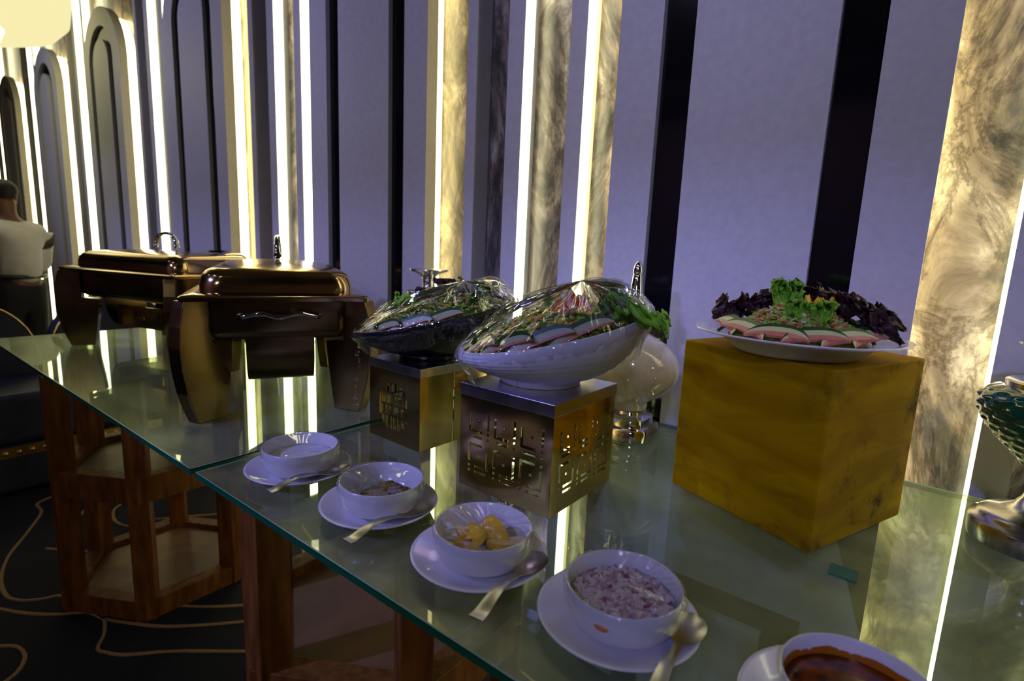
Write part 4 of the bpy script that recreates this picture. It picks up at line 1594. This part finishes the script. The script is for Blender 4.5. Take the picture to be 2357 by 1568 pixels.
E_ = [(0, 1), (1, 2), (2, 3), (3, 4), (4, 5), (5, 6), (3, 7), (7, 8), (8, 9), (9, 10), (3, 11), (11, 12), (12, 13), (13, 14), (0, 15), (15, 16), (16, 17), (17, 18), (0, 19), (19, 20), (20, 21), (21, 22)]
skin_body('body', J, E_, M_skin, wt)
infl = lambda j, k: (j[0], tuple(x * k for x in j[1]) if isinstance(j[1], tuple) else j[1] * k)
Js = [((0.0, 0, 0.80), (0.100, 0.138)), ((0.003, 0, 0.93), (0.112, 0.160))] + [infl(J[i], q_) for i, q_ in ((2, 1.16), (3, 1.75), (7, 1.65), (8, 1.7), (11, 1.65), (12, 1.7))]
Js += [((0.05, 0.170, 0.905), 0.050), ((0.05, -0.170, 0.905), 0.050), ((0.02, 0, 1.215), (0.062, 0.066))]
skin_body('shirt', Js, [(0, 1), (1, 2), (2, 3), (3, 4), (4, 5), (5, 8), (3, 6), (6, 7), (7, 9), (3, 10)], M_shirt, wt)
Jt = [((0.0, 0, 0.885), (0.118, 0.156)), ((0.0, 0, 0.77), (0.118, 0.158)), infl(J[15], 1.15), infl(J[16], 1.3), infl(J[17], 1.6), infl(J[19], 1.15), infl(J[20], 1.3), infl(J[21], 1.6)]
skin_body('trousers', Jt, [(0, 1), (1, 2), (2, 3), (3, 4), (1, 5), (5, 6), (6, 7)], M_trs, wt)
for sy in (1, -1):
    m = MB()
    m.rings([rrect(0.105, 0.04, 0.035, 0.0, c=(0.06, sy * 0.11)), rrect(0.105, 0.04, 0.035, 0.03, c=(0.06, sy * 0.11)), rrect(0.07, 0.032, 0.03, 0.065, c=(0.03, sy * 0.11))], cap0=True, cap1=True)
    m.build('shoe', M_blackplastic, wt, True, angle=50)
hd = Vector((0.042, 0, 1.352))
# hair cap
m = MB()
rr = []
for i in range(10):
    th = radians(3 + 102 * i / 9)
    ring = []
    for j in range(28):
        a = 2 * pi * j / 28
        front = max(0, cos(a))
        th2 = th * (1 - 0.40 * front)
        k_ = 1.0 - 0.20 * max(0, (i - 5) / 4)
        ring.append(tuple(hd + Vector((-0.004 + 0.086 * k_ * sin(th2) * cos(a), 0.072 * k_ * sin(th2) * sin(a), 0.006 + 0.086 * cos(th2)))))
    rr.append(ring)
m.rings(rr, cap0=True)
o = m.build('hair', M_hair, wt, True)
for sy in (1, -1):
    MB().lathe([(0.004, -0.03), (0.013, -0.018), (0.016, 0.0), (0.012, 0.022), (0.003, 0.03)], 12, c=(hd.x - 0.005, sy * 0.063, hd.z - 0.02)).build('ear', M_skin, wt, True)
    e = MB().lathe([(0.001, -0.008), (0.008, -0.003), (0.008, 0.003), (0.001, 0.008)], 12, c=(hd.x + 0.076, sy * 0.030, hd.z - 0.004))
    e.build('eye', mat('eye', (0.5, 0.5, 0.5), 0.2), wt, True)
    # hands: palm with five fingers
    hx0 = Vector((0.21, sy * 0.17, 0.82))
    jj = [(tuple(hx0), 0.022), (tuple(hx0 + Vector((0.038, 0, -0.010))), 0.026)]
    ee = [(0, 1)]
    for f_ in range(4):
        k0 = len(jj)
        L_ = (0.070, 0.080, 0.074, 0.058)[f_]
        yo = (-0.027 + 0.018 * f_)
        jj += [(tuple(hx0 + Vector((0.075, yo, -0.018))), 0.0095), (tuple(hx0 + Vector((0.075 + L_ * .5, yo, -0.030))), 0.0085), (tuple(hx0 + Vector((0.075 + L_ * .85, yo, -0.055))), 0.0075)]
        ee += [(1, k0), (k0, k0 + 1), (k0 + 1, k0 + 2)]
    k0 = len(jj)
    jj += [(tuple(hx0 + Vector((0.035, -sy * 0.030, -0.014))), 0.010), (tuple(hx0 + Vector((0.070, -sy * 0.045, -0.030))), 0.009)]
    ee += [(0, k0), (k0, k0 + 1)]
    skin_body('hand', jj, ee, M_skin, wt, 1)
MB().tube([tuple(hd + Vector(p)) for p in ((0.076, 0, 0.012), (0.092, 0, -0.012), (0.094, 0, -0.026), (0.078, 0, -0.030))], [0.008, 0.010, 0.013, 0.008], 8).build('nose', M_skin, wt, True)
MB().tube([tuple(hd + Vector(p)) for p in ((0.070, -0.022, -0.054), (0.080, 0, -0.053), (0.070, 0.022, -0.054))], 0.006, 8).build('mouth', mat('lips', (0.2, 0.06, 0.045), 0.5), wt, True)
MB().tube([(0.0 + 0.112 * cos(a), 0.150 * sin(a), 0.868) for a in [2 * pi * k / 24 for k in range(24)]], 0.014, 8, closed=True).build('belt', M_blackplastic, wt, True)

# ------------------------------------------------------------ small ceiling lights added behind the camera for sparkle reflections
k = 0
for x, y, c, s, lb in [(-0.2, -0.9, (1, .8, .5), 30, 'warm ceiling light added for sparkle, nearest above the right table'), (-1.6, -0.9, (1, .8, .5), 30, 'warm ceiling light added for sparkle above the left table front'),
                       (-3.0, -0.9, (1, .8, .5), 30, 'warm ceiling light added for sparkle above the booth sofa'), (-0.9, -2.2, (0.35, .35, 1), 60, 'blue ceiling light added for sparkle in the second row, middle'),
                       (-2.4, -2.2, (0.35, .35, 1), 60, 'blue ceiling light added for sparkle in the second row, left'), (0.9, -2.2, (1, .35, .2), 30, 'red ceiling light added for sparkle in the second row, right')]:
    downlight(x, y, c, s, lb)
